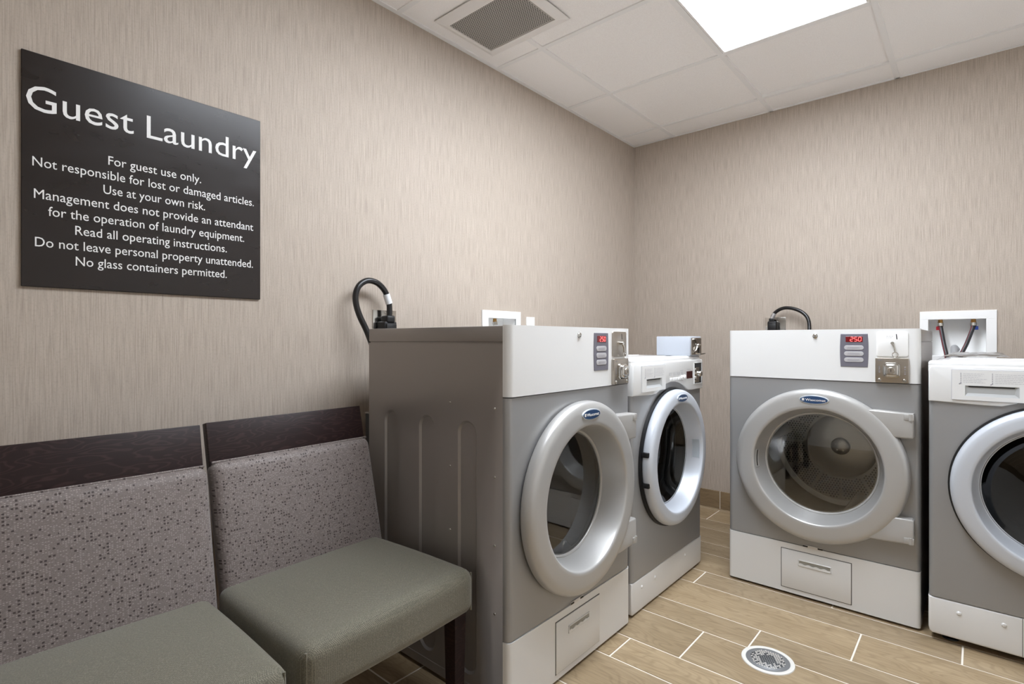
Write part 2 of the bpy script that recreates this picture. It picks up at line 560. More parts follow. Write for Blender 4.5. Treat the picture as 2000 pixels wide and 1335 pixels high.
# ================================================================== THE ROOM
# floor: tile planks lie on a grout bed
def build_floor():
    mb = MB()
    mb.add([(0, ROOM_Y, -0.0016), (ROOM_X, ROOM_Y, -0.0016), (ROOM_X, 0, -0.0016), (0, 0, -0.0016)], [(0, 1, 2, 3)], 1)
    g = 0.0027
    # y edges of the rows, wide and narrow courses in turn; joint x where the photo shows it
    edges = []
    y = -0.031 + 0.143
    wide = False
    known = {-0.962: 0.885, -1.105: 1.51, -1.325: 1.2265, -1.473: 1.072, -1.688: 0.890, -0.031: 0.610}
    while y > ROOM_Y - 0.3:
        w = 0.215 if wide else 0.145
        y1 = y - w
        j = None
        for k_, v_ in known.items():
            if abs(k_ - y) < 0.03: j = v_
        if j is None: j = rnd.random() * 0.905
        x = j - 0.905 * 4
        while x < ROOM_X:
            xa, xb = max(x + g, 0.0), min(x + 0.905 - g, ROOM_X)
            ya, yb = max(y1 + g, ROOM_Y), min(y - g, 0.0)
            if xb > xa and yb > ya:
                b = 0.0009
                vs = [(xa, ya, -0.001), (xb, ya, -0.001), (xb, yb, -0.001), (xa, yb, -0.001),
                      (xa + b, ya + b, 0), (xb - b, ya + b, 0), (xb - b, yb - b, 0), (xa + b, yb - b, 0)]
                mb.add(vs, [(4, 5, 6, 7), (0, 1, 5, 4), (1, 2, 6, 5), (2, 3, 7, 6), (3, 0, 4, 7)], 0)
            x += 0.905
        y = y1; wide = not wide
    o = mb.build('floor', [M['plank'], M['grout']], smooth=0)
    return struct(o, 'wood-look plank tiles with pale grout lines')
build_floor()

def wall_plane(name, p0, p1, holes=(), m='wall'):
    """vertical wall from p0 to p1 (seen with the room on its front); holes = (a0,a1,z0,z1) along the wall"""
    p0 = Vector((p0[0], p0[1], 0)); p1 = Vector((p1[0], p1[1], 0))
    L = (p1 - p0).length; d = (p1 - p0) / L
    us = sorted({0, L} | {h[0] for h in holes} | {h[1] for h in holes})
    zs = sorted({0, CEIL + 0.1} | {h[2] for h in holes} | {h[3] for h in holes})
    mb = MB()
    for i in range(len(us) - 1):
        for j in range(len(zs) - 1):
            um, zm = (us[i] + us[i + 1]) / 2, (zs[j] + zs[j + 1]) / 2
            if any(h[0] < um < h[1] and h[2] < zm < h[3] for h in holes): continue
            q = [(us[i], zs[j]), (us[i + 1], zs[j]), (us[i + 1], zs[j + 1]), (us[i], zs[j + 1])]
            mb.add([p0 + d * a + Vector((0, 0, b)) for a, b in q], [(0, 1, 2, 3)])
    o = mb.build(name, M[m], smooth=0)
    return struct(o)

BOX_R = (1.643, 1.861, 0.99, 1.170)      # recess of the outlet box in the back wall (x0,x1,z0,z1)
BOX_L = (-1.498, -1.289, 0.99, 1.178)    # recess in the left wall (y0,y1,z0,z1)
wall_plane('wall_left', (0, ROOM_Y), (0, 0), [(BOX_L[0] - ROOM_Y, BOX_L[1] - ROOM_Y, BOX_L[2], BOX_L[3])])
wall_plane('wall_back', (0, 0), (ROOM_X, 0), [BOX_R])
wall_plane('wall_right', (ROOM_X, 0), (ROOM_X, ROOM_Y), m='bounce_paint')
wall_plane('wall_front', (ROOM_X, ROOM_Y), (0, ROOM_Y), m='bounce_paint')

# skirting: wood-look tiles with grout
def skirting(name, along, x0, x1, joints):
    mb = MB()
    h, t = 0.112, 0.009
    cuts = [x0] + joints + [x1]
    for a, b in zip(cuts[:-1], cuts[1:]):
        if along == 'x': mb.box(a + .0018, b - .0018, -t, 0, 0.002, h, 0.001, 1, 0)
        elif along == 'y': mb.box(0, t, a + .0018, b - .0018, 0.002, h, 0.001, 1, 0)
        elif along == 'r': mb.box(ROOM_X - t, ROOM_X, a + .0018, b - .0018, 0.002, h, 0.001, 1, 0)
    if along == 'x': mb.box(x0, x1, -t + .002, 0, 0, h - .002, 0, 1, 1)
    elif along == 'y': mb.box(0, t - .002, x0, x1, 0, h - .002, 0, 1, 1)
    else: mb.box(ROOM_X - t + .002, ROOM_X, x0, x1, 0, h - .002, 0, 1, 1)
    return struct(mb.build(name, [M['shaded_skirt'], M['grout']], smooth=0))
skirting('baseboard_back', 'x', 0, ROOM_X, [0.605, 1.51, 2.415])
skirting('baseboard_left', 'y', ROOM_Y, -0.01, [-4.1, -3.2, -2.3, -1.4, -0.5])
skirting('baseboard_right', 'r', ROOM_Y, -0.01, [-4.2, -3.3, -2.4, -1.5, -0.6])

# ceiling: lay-in tiles on a metal grid
GX, GY, T = 0.2957, -0.2190, 0.61
def build_ceiling():
    mb = MB()
    xs = [0.0] + [GX + T * i for i in range(0, 5) if GX + T * i < ROOM_X] + [ROOM_X]
    ys = [0.0] + [GY - T * i for i in range(0, 9) if GY - T * i > ROOM_Y] + [ROOM_Y]
    lifted = {(0, 0): 0, (2, 1): 1}
    for i in range(len(xs) - 1):
        for j in range(len(ys) - 1):
            if (i - 0, j) in {(2, 2), (2, 3)} or (i, j) in {(2, 4)}:
                continue
            b = 0.0115
            x0, x1, y1, y0 = xs[i] + b, xs[i + 1] - b, ys[j] - b, ys[j + 1] + b
            zt = CEIL + 0.004 + 0.0015 * ((i * 7 + j * 3) % 3)
            zc = [zt] * 4
            if (i, j) == (2, 1): zc = [zt + .006, zt, zt, zt + .012]
            # (x0,y0),(x0,y1) left edge
            vs = [(x0, y0, zc[0]), (x1, y0, zc[1]), (x1, y1, zc[2]), (x0, y1, zc[3])]
            mb.add(vs, [(0, 3, 2, 1)], 0)
    w = 0.012
    def bar(x0, x1, y0, y1):
        mb.box(x0, x1, y0, y1, CEIL, CEIL + 0.03, 0, 1, 1)
    for x in xs[1:-1]: bar(x - w, x + w, ROOM_Y, 0)
    for y in ys[1:-1]:
        for i in range(len(xs) - 1):
            a = xs[i] + (w if i else .022); b_ = xs[i + 1] - (w if i < len(xs) - 2 else .022)
            bar(a, b_, y - w, y + w)
    # wall angles
    bar(0, 0.022, ROOM_Y, 0); bar(ROOM_X - .022, ROOM_X, ROOM_Y, 0)
    mb.box(0.022, ROOM_X - .022, -0.010, 0, CEIL, CEIL + 0.03, 0, 1, 1)
    mb.box(0.022, ROOM_X - .022, ROOM_Y, ROOM_Y + .022, CEIL, CEIL + 0.03, 0, 1, 1)
    mb.add([(0, 0, CEIL + .1), (ROOM_X, 0, CEIL + .1), (ROOM_X, ROOM_Y, CEIL + .1), (0, ROOM_Y, CEIL + .1)], [(0, 1, 2, 3)], 0)
    return struct(mb.build('ceiling', [M['tile'], M['grid']], smooth=0), 'white lay-in ceiling tiles on a metal grid')
build_ceiling()

def ceiling_light(col, row, m, label, tiles=2):
    x0 = GX + T * (col - 1) + 0.013; x1 = x0 + T - 0.026
    y1 = GY - T * (row - 1) - 0.013; y0 = y1 - tiles * T + 0.026
    r = thing('ceiling_light', label, 'light', ((x0 + x1) / 2, (y0 + y1) / 2, CEIL))
    off = (-(x0 + x1) / 2, -(y0 + y1) / 2, -CEIL)
    mb = MB(off); f = 0.012
    for a in ((x0, x1, y0, y0 + f), (x0, x1, y1 - f, y1), (x0, x0 + f, y0 + f, y1 - f), (x1 - f, x1, y0 + f, y1 - f)):
        mb.box(a[0], a[1], a[2], a[3], CEIL - 0.001, CEIL + .02, 0.002, 1)
    mb.build('frame', M['grid'], r)
    d = MB(off).box(x0 + f, x1 - f, y0 + f, y1 - f, CEIL + 0.004, CEIL + 0.012, 0)
    d.build('diffuser', m, r, smooth=0, label='white lit diffuser panel')
    return r
ceiling_light(2, 2, M['panel_a'], 'large lit rectangular panel light recessed in the ceiling above the machines')
ceiling_light(2, 4, M['panel_b'], 'smaller square lit panel light in the ceiling next to the large one, out of frame', 1)

# ceiling vent
def ceiling_vent():
    X0, X1, Y0, Y1 = 0.082, 0.529, -1.912, -1.548
    x0, x1, y0, y1 = 0.117, 0.489, -1.860, -1.598
    c = ((X0 + X1) / 2, (Y0 + Y1) / 2, CEIL)
    off = (-c[0], -c[1], -c[2])
    r = thing('ceiling_vent', 'square ceiling vent with a perforated grey mesh in a white frame', 'vent', c)
    mb = MB(off)
    O = [(X0, Y0), (X1, Y0), (X1, Y1), (X0, Y1)]
    I = [(x0 - .012, y0 - .012), (x1 + .012, y0 - .012), (x1 + .012, y1 + .012), (x0 - .012, y1 + .012)]
    J = [(x0, y0), (x1, y0), (x1, y1), (x0, y1)]
    vs = [(p[0], p[1], CEIL - .0005) for p in O] + [(p[0], p[1], CEIL - .003) for p in O] + [(p[0], p[1], CEIL - .012) for p in I] + [(p[0], p[1], CEIL - .012) for p in J] + [(p[0], p[1], CEIL - .003) for p in J]
    fs = []
    for a in range(4):
        for i in range(4):
            j = (i + 1) % 4
            fs.append((a * 4 + i, a * 4 + j, a * 4 + 4 + j, a * 4 + 4 + i))
    mb.add(vs, fs)
    mb.build('frame', M['ventwhite'], r, smooth=0)
    g = MB(off)
    z = CEIL - .008
    g.box(x0, x1, y0, y1, z, z + .003, 0, 1, 0)
    p = 0.0098
    ny = int((y1 - y0) / (p * .866))
    for j in range(ny):
        y = y0 + (j + .6) * p * .866
        n = int((x1 - x0) / p)
        for i in range(n - (j % 2)):
            x = x0 + (i + .6 + .5 * (j % 2)) * p
            if x < x1 - .004: g.disc((x, y, z - .0004), (1, 0, 0), (0, -1, 0), 0.0028, 6, 1)
    g.build('mesh_grille', [M['ventgrey'], M['hole']], r, smooth=0, label='grey perforated grille')
ceiling_vent()

# ================================================================== APPLIANCES
W = 0.687
OUT = lambda x, z, o: (x, -o, z)          # face coordinates -> local xyz (o = out of the front)

def rounded_front(mb, x0, x1, z0, z1, o, r, back, hole=None, mi=0, steps=5):
    """front sheet at distance o with rounded vertical edges that run back by `back`"""
    xi0, xi1 = x0 + r, x1 - r
    if hole:
        mb.holed((xi0, xi1, z0, z1), circle(*hole), OUT, o, mi)
    else:
        mb.add([OUT(xi0, z0, o), OUT(xi1, z0, o), OUT(xi1, z1, o), OUT(xi0, z1, o)], [(0, 1, 2, 3)], mi)
    L = [(xi0, o)]; R = [(xi1, o)]
    for i in range(1, steps + 1):
        t = PI / 2 * i / steps
        L.append((xi0 - r * math.sin(t), o - r * (1 - math.cos(t)))); R.append((xi1 + r * math.sin(t), o - r * (1 - math.cos(t))))
    L.append((x0, -back)); R.append((x1, -back))
    for S, fl in ((L, 0), (R, 1)):
        for (a, oa), (b, ob) in zip(S[:-1], S[1:]):
            q = [OUT(a, z0, oa), OUT(a, z1, oa), OUT(b, z1, ob), OUT(b, z0, ob)]
            mb.add(q, [(0, 1, 2, 3) if not fl else (3, 2, 1, 0)], mi)
    # top and bottom caps (follow the rounded outline)
    outline = [(x, oo) for x, oo in L[::-1]] + [(x, oo) for x, oo in R]
    for z, fl in ((z0, 0), (z1, 1)):
        f = tuple(range(len(outline)))
        mb.add([OUT(x, z, oo) for x, oo in outline], [f if fl else f[::-1]], mi)

SEG = {'0': 'abcdef', '2': 'abged', '5': 'afgcd'}
def digits(mb, s, x, z, w, h, gap, o, t):
    for ch in s:
        sl = 0.12
        P = lambda a, b: (x + a * w + sl * b * w, z + b * h)
        segs = {'a': ((0, 1), (1, 1)), 'b': ((1, 1), (1, .5)), 'c': ((1, .5), (1, 0)), 'd': ((0, 0), (1, 0)), 'e': ((0, 0), (0, .5)), 'f': ((0, .5), (0, 1)), 'g': ((0, .5), (1, .5))}
        for k_ in SEG[ch]:
            (a, b), (c, d) = segs[k_]
            p = Vector(P(a, b)); q = Vector(P(c, d)); dv = (q - p).normalized(); nv = Vector((-dv.y, dv.x)) * t / 2
            p = p + dv * t * .35; q = q - dv * t * .35
            pts = [p - nv, q - nv, q + nv, p + nv]
            mb.prism([(v.x, v.y) for v in pts], o, o + .0006, OUT)
        x += w + gap

def print_lines(mb, x0, x1, z0, z1, n, o, th=0.0011, seed=1, ragged=0.35, mi=0):
    """unreadable small print: broken thin strokes"""
    rr = random.Random(seed)
    for i in range(n):
        z = z1 - (z1 - z0) * (i + .5) / n
        end = x1 - (x1 - x0) * ragged * rr.random()
        x = x0
        while x < end:
            w = 0.003 + rr.random() * 0.007
            mb.box(x, min(x + w, end), -o - .0004, -o, z - th / 2, z + th / 2, 0, 1, mi)
            x += w + 0.0018

def badge(parent, off, cx, cz, o, tilt=0.0):
    """oval navy badge with pale rim and maker's lettering"""
    a, b = 0.052, 0.0178
    rim = MB(off); n = 40
    el = lambda s: [(cx + a * s * math.cos(2 * PI * i / n), cz + (b - a * (1 - s)) * math.sin(2 * PI * i / n)) for i in range(n)]
    T_ = lambda x, z, q: OUT(x, z, q + tilt * (z - cz))
    rim.prism(el(1.0), o - .006, o + .0032, T_, 0.0012, 2)
    rb = rim.build('badge', M['badgerim'], parent, label='oval navy badge with white lettering')
    f = MB(off); f.prism(el(0.945), o, o + .0037, T_)
    f.build('badge_face', M['badge'], rb, label='navy blue oval')
    return rb

def badge_text(rb, off, cx, cz, o, tilt):
    s = 0.0138
    m = Matrix.Translation(Vector(off)) @ Matrix.Translation((cx - .0300, -(o + .0042), cz - .0048)) @ Matrix.Rotation(PI / 2, 4, 'X') @ Matrix.Rotation(math.atan(tilt), 4, 'X')
    text_mesh('Wascomat', s, m, 'badge_lettering', M['lettering'], rb, width=0.072, depth=0.0003)

def badge_on(door, off, cx, cz, o, tilt):
    rb = badge(door, off, cx, cz, o, tilt)
    q = MB(off)
    for k_ in range(2):
        q.box(cx - .0425 + k_ * .0045, cx - .0388 + k_ * .0045, -(o + .0046), -(o + .0036), cz - .0045, cz + .005)
    q.build('badge_mark', M['lettering'], rb)
    # letters sit on the badge: join them as a sibling of the mark
    badge_text(rb, off, cx, cz, o, tilt)

def screw(mb, x, z, o, r=0.004, mi=0):
    mb.lathe([(0.0001, o + r * .6), (r * .6, o + r * .5), (r, o), (r, o - .001)], lambda a, b, d: OUT(x + a, z + b, d), 12, mi)

def make_dryer(label, loc, rz, ribs=False, metal_slot_plate=False):
    D = 0.675; H = 1.11
    off = (-W / 2, -D / 2, 0)
    fx = {0.0: (1, 0), 1: (0, 1)}
    c, s_ = math.cos(rz), math.sin(rz)
    base = (loc[0] + c * W / 2 - s_ * D / 2, loc[1] + s_ * W / 2 + c * D / 2, 0)
    R = thing('tumble_dryer', label, 'dryer', base, rz, 'tumble dryers')
    K = lambda: MB(off)
    CX, CZ = 0.3505, 0.560
    # --- cabinet: two sides, back
    mb = K()
    b0 = 0.022                                     # side sheets start behind the rounded front
    SL = lambda y, z, d: (0.0 + d, y, z)
    if ribs:
        cuts = [b0, 0.075, 0.260, 0.447, D - 0.02]
        cen = [0.166, 0.351, 0.540]
        cuts = [b0, 0.262, 0.446, D]
        for i in range(3):
            lp = stadium(cen[i], 0.068, 0.826, 0.040)
            mb.holed((cuts[i], cuts[i + 1], 0.012, 1.058), lp, lambda a, b, d: SL(a, b, d), 0.0)
            n = len(lp)
            ins = stadium(cen[i], 0.075, 0.819, 0.033)
            mb.add([SL(p[0], p[1], 0) for p in lp] + [SL(p[0], p[1], 0.006) for p in ins], [(j, (j + 1) % n, n + (j + 1) % n, n + j) for j in range(n)])
            mb.add([SL(p[0], p[1], 0.006) for p in ins], [tuple(range(n))])
    else:
        mb.add([SL(b0, .012, 0), SL(D, .012, 0), SL(D, 1.058, 0), SL(b0, 1.058, 0)], [(0, 1, 2, 3)])
    mb.add([(W, b0, .012), (W, D, .012), (W, D, 1.058), (W, b0, 1.058)], [(0, 1, 2, 3)])
    mb.add([(0, D, .012), (W, D, .012), (W, D, 1.058), (0, D, 1.058)], [(0, 1, 2, 3)])
    mb.add([(0, b0, .012), (W, b0, .012), (W, D, .012), (0, D, .012)], [(0, 1, 2, 3)])
    # fold along the foot of the side sheets
    for x in (-.0015, W - .002): mb.box(x, x + .0035, b0 + .01, D, .012, .042, 0.001, 1)
    cab = mb.build('cabinet', M['side'], R, smooth=30)
    if ribs:
        for (y, z) in ((.241, .875), (.241, .679), (.241, .482), (.053, .871), (.053, .676), (.053, .480), (.053, .285)):
            rv = K()
            rv.lathe([(.0001, .002), (.003, .0015), (.004, 0)], lambda a, b, d: (-d, y + a, z + b), 10)
            rv.build('rivet', M['chrome'], cab)
    # --- lid
    lid = K()
    lid.box(-.0005, W + .0005, b0, D, 1.062, H - .002, 0.003, 2)
    lid.box(.004, W - .004, b0, D - .004, 1.05, 1.063)
    lid.build('lid', M['side'], R, label='grey lid with folded-down sides')
    # --- front sheet with the door opening
    fp = K()
    rounded_front(fp, 0, W, 0.2185, 0.9035, 0.0, 0.016, b0, (CX, CZ, 0.240))
    n = 72
    hole = circle(CX, CZ, 0.240, n)
    fp.add([OUT(p[0], p[1], 0) for p in hole] + [OUT(p[0], p[1], -0.06) for p in hole], [(j, (j + 1) % n, n + (j + 1) % n, n + j) for j in range(n)])
    fp.build('front_panel', M['grey'], R, smooth=30)
    # --- white foot panel and lint door
    kp = K()
    rounded_front(kp, 0, W, 0.010, 0.2155, 0.002, 0.014, b0)
    kp.build('kick_panel', M['white'], R, smooth=30)
    kd = K(); kd.box(0.03, W - 0.03, 0.03, D - 0.02, 0.0, 0.014); kd.build('plinth', M['black'], R)
    ld = K()
    x0, x1, z0, z1 = 0.219, 0.470, 0.030, 0.190
    ld.box(x0, x1, -.0055, -.001, z0, z1, 0.002, 2, 0)
    for q in ((x0 - .0025, x0, z0 - .0025, z1 + .0025), (x1, x1 + .0025, z0 - .0025, z1 + .0025), (x0, x1, z1, z1 + .0025), (x0, x1, z0 - .0025, z0)):
        ld.box(q[0], q[1], -.0024, -.001, q[2], q[3], 0, 1, 1)
    lint = ld.build('lint_door', [M['white'], M['seam']], R, label='white lint trap door with a slotted grip')
    g = K()
    sx0, sx1, sz0, sz1 = 0.282, 0.403, 0.133, 0.158
    for q in ((sx0, sx1, sz1 - .004, sz1), (sx0, sx1, sz0, sz0 + .004), (sx0, sx0 + .004, sz0, sz1), (sx1 - .004, sx1, sz0, sz1)):
        g.box(q[0], q[1], -.0085, -.005, q[2], q[3], 0.001, 1, 0)
    g.box(sx0 + .004, sx1 - .004, -.0062, -.005, sz0 + .004, sz1 - .004, 0, 1, 1)
    wav = []
    for i in range(41):
        t = i / 40
        wav.append((sx0 + .004 + t * (sx1 - sx0 - .008), sz0 + .009 + .0018 * math.sin(t * 2 * PI * 4)))
    g.prism([(sx0 + .004, sz0 + .003), (sx1 - .004, sz0 + .003)] + wav[::-1], .005, .0082, OUT, 0, 1, 0)
    g.build('grip_slot', [M['white'], mat('slot_shadow_grey', srgb(150, 148, 140), 0.6)], lint, smooth=0)
    st = K()
    st.box(0.300, 0.372, -.0030, -.0015, 0.2125, 0.2235, 0, 1, 0)
    st.box(0.300, 0.318, -.0034, -.0029, 0.2155, 0.2215, 0, 1, 1); st.box(0.354, 0.372, -.0034, -.0029, 0.2155, 0.2215, 0, 1, 1)
    print_lines(st, .322, .350, .214, .223, 3, .003, 0.0009, 5)
    st.build('rating_sticker', [M['sticker'], M['black']], R, smooth=0, label='small white and black rating sticker')
    # --- control panel
    cp = K()
    rounded_front(cp, 0, W, 0.9065, H, 0.004, 0.018, b0)
    cpo = cp.build('control_panel', M['white'], R, smooth=30)
    lk = K()
    lk.lathe([(.0001, .010), (.006, .010), (.0075, .009), (.0085, .005), (.0098, .0045), (.0098, .003)], lambda a, b, d: OUT(.345 + a, 1.084 + b, d), 24)
    lk.box(.344, .346, -.0108, -.0098, 1.079, 1.089)
    lk.build('lock', M['chrome'], cpo, label='round chrome lock')
    dp = K()
    x0, x1, z0, z1 = 0.435, 0.525, 0.963, 1.092
    bow = []
    for i in range(9): bow.append((x0 + (x1 - x0) * i / 8, z0 - .002 * math.sin(PI * i / 8) * 0))
    pts = [(x0, z0), (x1, z0)] + [(x1 + .0025 * math.sin(PI * i / 8), z0 + (z1 - z0) * i / 8) for i in range(1, 8)] + [(x1, z1), (x0, z1)] + [(x0 - .0025 * math.sin(PI * i / 8), z1 - (z1 - z0) * i / 8) for i in range(1, 8)]
    dp.prism(pts, .003, .0062, OUT, .001, 1)
    dpo = dp.build('display_panel', M['graphite'], R, label='grey display panel with red digits and three buttons')
    scn = K(); scn.box(.452, .509, -.0072, -.006, 1.060, 1.082, 0.0006, 1); scn.build('screen', M['screen'], dpo, label='dark red screen')
    dg = K(); digits(dg, '250', .4675, 1.0635, .0088, .0150, .0047, .0074, .0024); dg.build('digits', M['led'], dpo, smooth=0, label='lit red digits')
    for bz in (1.038, 1.0145, 0.9905):
        bt = K(); bt.prism([(p[0], p[1]) for p in [(0.4555 + .0085 * math.cos(PI / 2 + PI * i / 10), bz + .0085 * math.sin(PI / 2 + PI * i / 10)) for i in range(11)] + [(0.5035 + .0085 * math.cos(-PI / 2 + PI * i / 10), bz + .0085 * math.sin(-PI / 2 + PI * i / 10)) for i in range(11)]], .006, .0076, OUT, .0008, 1)
        bt.box(.459, .498, -.0080, -.0075, bz + .0002, bz + .0014, 0, 1, 1); bt.box(.457, .500, -.0080, -.0075, bz - .0035, bz - .0025, 0, 1, 1)
        bt.build('button', [M['button'], M['print']], dpo, label='pale grey oblong button')
    # coin plate with slot and lever
    pl = K()
    def rr(x0, x1, z0, z1, r, n=5):
        o = []
        for cx_, cz_, a in ((x1 - r, z0 + r, -PI / 2), (x1 - r, z1 - r, 0), (x0 + r, z1 - r, PI / 2), (x0 + r, z0 + r, PI)):
            o += [(cx_ + r * math.cos(a + PI / 2 * i / n), cz_ + r * math.sin(a + PI / 2 * i / n)) for i in range(n + 1)]
        return o
    pl.prism(rr(.553, .651, 1.006, 1.098, .008), .003, .0085, OUT, .0015, 2)
    print_lines(pl, .584, .607, 1.074, 1.084, 2, .0085, .0009, 3, mi=1)
    cpl = pl.build('coin_plate', [M['plate'] if metal_slot_plate else M['plastic'], M['faint']], R, label='brushed metal coin plate with a slot' if metal_slot_plate else 'white coin plate with a slot')
    sl = K(); sl.prism([(.6155, 1.070), (.6185, 1.070), (.6165, 1.090), (.6135, 1.090)], .0083, .0090, OUT); sl.build('coin_slot', M['black'], cpl, smooth=0)
    lv = K()
    lv.cyl(OUT(.604, 1.056, .008), OUT(.604, 1.056, .022), .0062, .0055, 18)
    lv.tube([OUT(.605, 1.052, .018), OUT(.610, 1.040, .021), OUT(.613, 1.022, .021)], .0036, 10, 5)
    lv.tube([OUT(.613 + .009 * math.cos(t), 1.013 + .009 * math.sin(t), .021) for t in [2 * PI * i / 14 for i in range(15)]], .0014, 8, 2)
    lv.build('coin_return_lever', M['chrome'], cpl, label='chrome lever with a ring pull')
    bx = K()
    bx.prism(rr(.550, .653, .908, 1.000, .003), .002, .016, OUT, .002, 2)
    for x, z0_, z1_ in ((.563, .945, .972), (.642, .94, .975)):
        for i in range(4): bx.box(x - .002, x + .002, -.0164, -.0158, z0_ + (z1_ - z0_) * i / 4, z0_ + (z1_ - z0_) * i / 4 + .003, 0, 1, 1)
    bx.box(.558, .570, -.0164, -.0158, .991, .993, 0, 1, 1)
    bxo = bx.build('coin_box', [M['plate'], M['print']], R, label='brushed steel coin box front')
    kn = K()
    kn.prism(rr(.575, .628, .927, .983, .012), .015, .024, OUT, .003, 2)
    kn.prism(rr(.579, .624, .932, .978, .012), .023, .036, OUT, .006, 3)
    kno = kn.build('coin_box_lock', M['chrome'], bxo, label='square chrome coin box lock')
    kc = K(); kc.lathe([(.0001, .0405), (.010, .0405), (.012, .039), (.0125, .035)], lambda a, b, d: OUT(.6015 + a, .955 + b, d), 24, 0)
    kc.box(.6005, .6025, -.0412, -.0403, .950, .960, 0, 1, 1)
    kc.build('key_cylinder', [M['plate'], M['black']], bxo)
    for x, z in ((.563, .917), (.640, .917)):
        sw = K(); screw(sw, x, z, .016, .0062); sw.build('screw', M['chrome'], bxo)
    # --- door
    dr = K()
    C3 = lambda a, b, d: OUT(CX + a, CZ + b, d)
    dr.lathe([(.296, .0035), (.3045, .0045), (.3085, .009), (.3095, .018), (.3085, .028), (.305, .036), (.2985, .0415), (.290, .0445), (.279, .046), (.245, .0475), (.2365, .0470), (.2325, .0445), (.2305, .040), (.2275, .029), (.219, -.004), (.2105, -.036), (.2085, -.042), (.207, -.046), (.198, -.046)], C3, 96)
    door = dr.build('door', M['silver'], R, smooth=50, wn=True, label='round silver dryer door')
    gk = K(); gk.lathe([(.3005, .0005), (.3005, .0045), (.225, .0045), (.225, .0005)], C3, 72); gk.build('door_gasket', M['dark'], door)
    rg = K(); rg.lathe([(.2095, -.0405), (.2075, -.0385), (.203, -.041), (.2015, -.0445)], C3, 72); rg.build('glass_rim', M['hinge'], door)
    gl = K(); gl.lathe([(.0003, -.0445), (.10, -.0448), (.2025, -.046)], C3, 72); gl.build('door_glass', M['glass'], door, label='smoked round door glass')
    badge_on(door, off, CX - .001, .828, .047, 0.0)
    hs = K()
    for i in range(8):
        a0 = PI + (-.15 + .30 * i / 8); a1 = PI + (-.15 + .30 * (i + 1) / 8)
        for (r0, d0, r1, d1, mi) in ((.2262, .026, .2235, .0165, 1),):
            hs.add([C3(r0 * math.cos(a0), r0 * math.sin(a0), d0), C3(r0 * math.cos(a1), r0 * math.sin(a1), d0), C3(r1 * math.cos(a1), r1 * math.sin(a1), d1), C3(r1 * math.cos(a0), r1 * math.sin(a0), d1)], [(0, 1, 2, 3)], 1)
    for rad, dep in ((.2270, .0285), (.2222, .0130)):
        hs.tube([C3(rad * math.cos(PI + a), rad * math.sin(PI + a), dep) for a in [-.16 + .32 * i / 8 for i in range(9)]], .0014, 6, 1)
    for a in (-.16, .16):
        hs.tube([C3(r_ * math.cos(PI + a), r_ * math.sin(PI + a), d_) for r_, d_ in ((.2270, .0285), (.2222, .0130))], .0014, 6, 1)
    hs.build('door_grip', [M['hinge'], M['seam']], door, label='small rimmed grip slot inside the door ring')
    for sgn in (1, -1):
        zc = 0.560
        pts = [(.520, .243), (.560, .2435), (.668, .238), (.6695, .232), (.6695, .152), (.664, .147), (.60, .147), (.54, .19)]
        pts = [(x, zc + sgn * z) for x, z in pts]
        if sgn > 0: pts = pts[::-1]
        h = K()
        h.prism(pts, .001, .040, OUT, .006, 3)
        ho = h.build('hinge', M['hinge'], door, label='light grey door hinge')
        pz = zc + sgn * .225
        hp = K(); hp.box(.640, .6705, -.0425, -.034, pz - .011, pz + .011, .002, 2)
        hp.cyl(OUT(.6605, pz - .012, .037), OUT(.6605, pz + .012, .037), .0075, None, 16)
        hp.build('hinge_pin', M['hinge'], door)
    # --- drum seen through the glass
    du = K()
    du.lathe([(.200, -.050), (.218, -.052), (.235, -.058), (.235, -.075)], C3, 72, 1)
    du.lathe([(.215, -.072), (.290, -.074), (.292, -.085), (.292, -.50), (.285, -.515)], C3, 72, 0)
    BK = -.52
    du.lathe([(.286, -.515), (.262, BK), (.262, BK - .003), (.150, BK - .003), (.143, BK + .012), (.130, BK + .014), (.0003, BK + .014)], C3, 72, 0)
    du.lathe([(.040, BK + .014), (.040, BK + .022), (.033, BK + .026), (.0003, BK + .026)], C3, 32, 0)
    p = 0.0125
    for j in range(-25, 26):
        for i in range(-25, 26):
            x = (i + .5 * (j % 2)) * p; z = j * p * .866
            r_ = math.hypot(x, z)
            th = math.degrees(math.atan2(z, x)) % 30
            if .160 < r_ < .254 and 1.6 < th < 28.4:
                du.disc(C3(x, z, BK - .0016), (1, 0, 0), (0, 0, 1), .0041, 8, 2)
    for a in (100, 166, 290):
        t = math.radians(a)
        u = Vector((math.cos(t), math.sin(t))); w = Vector((-u.y, u.x))
        pr = [(.292, -.045), (.262, -.035), (.222, -.012), (.215, 0), (.222, .012), (.262, .035), (.292, .045)]
        pts = [(u.x * q + w.x * e, u.y * q + w.y * e) for q, e in pr]
        du.prism(pts, -.50, -.11, C3, 0.004, 1, 0)
    for i in range(5):
        t = 2 * PI * i / 5 + .3
        du.cyl(C3(.022 * math.cos(t), .022 * math.sin(t), BK + .026), C3(.022 * math.cos(t), .022 * math.sin(t), BK + .029), .004, None, 8, 0)
    du.build('drum', [M['steel'], M['dark'], M['hole']], R, smooth=40, label='perforated steel drum')
    # exhaust duct cover behind
    ex = K(); ex.box(.04, .26, D, D + .085, .06, .79, .004, 2, 0); ex.box(.04, .26, D, D + .085, .791, .797, 0, 1, 1)
    ex.build('rear_cover', [M['dark'], M['outlet']], R, label='dark cover on the back of the cabinet')
    return R

dryer_left = make_dryer('tall grey tumble dryer with ribbed side panel, standing next to the chairs', (0.84, -2.292, 0), PI / 2, ribs=True, metal_slot_plate=True)
dryer_back = make_dryer('tall grey tumble dryer against the back wall, its perforated drum showing through the glass', (0.985, -0.955, 0), 0.0)

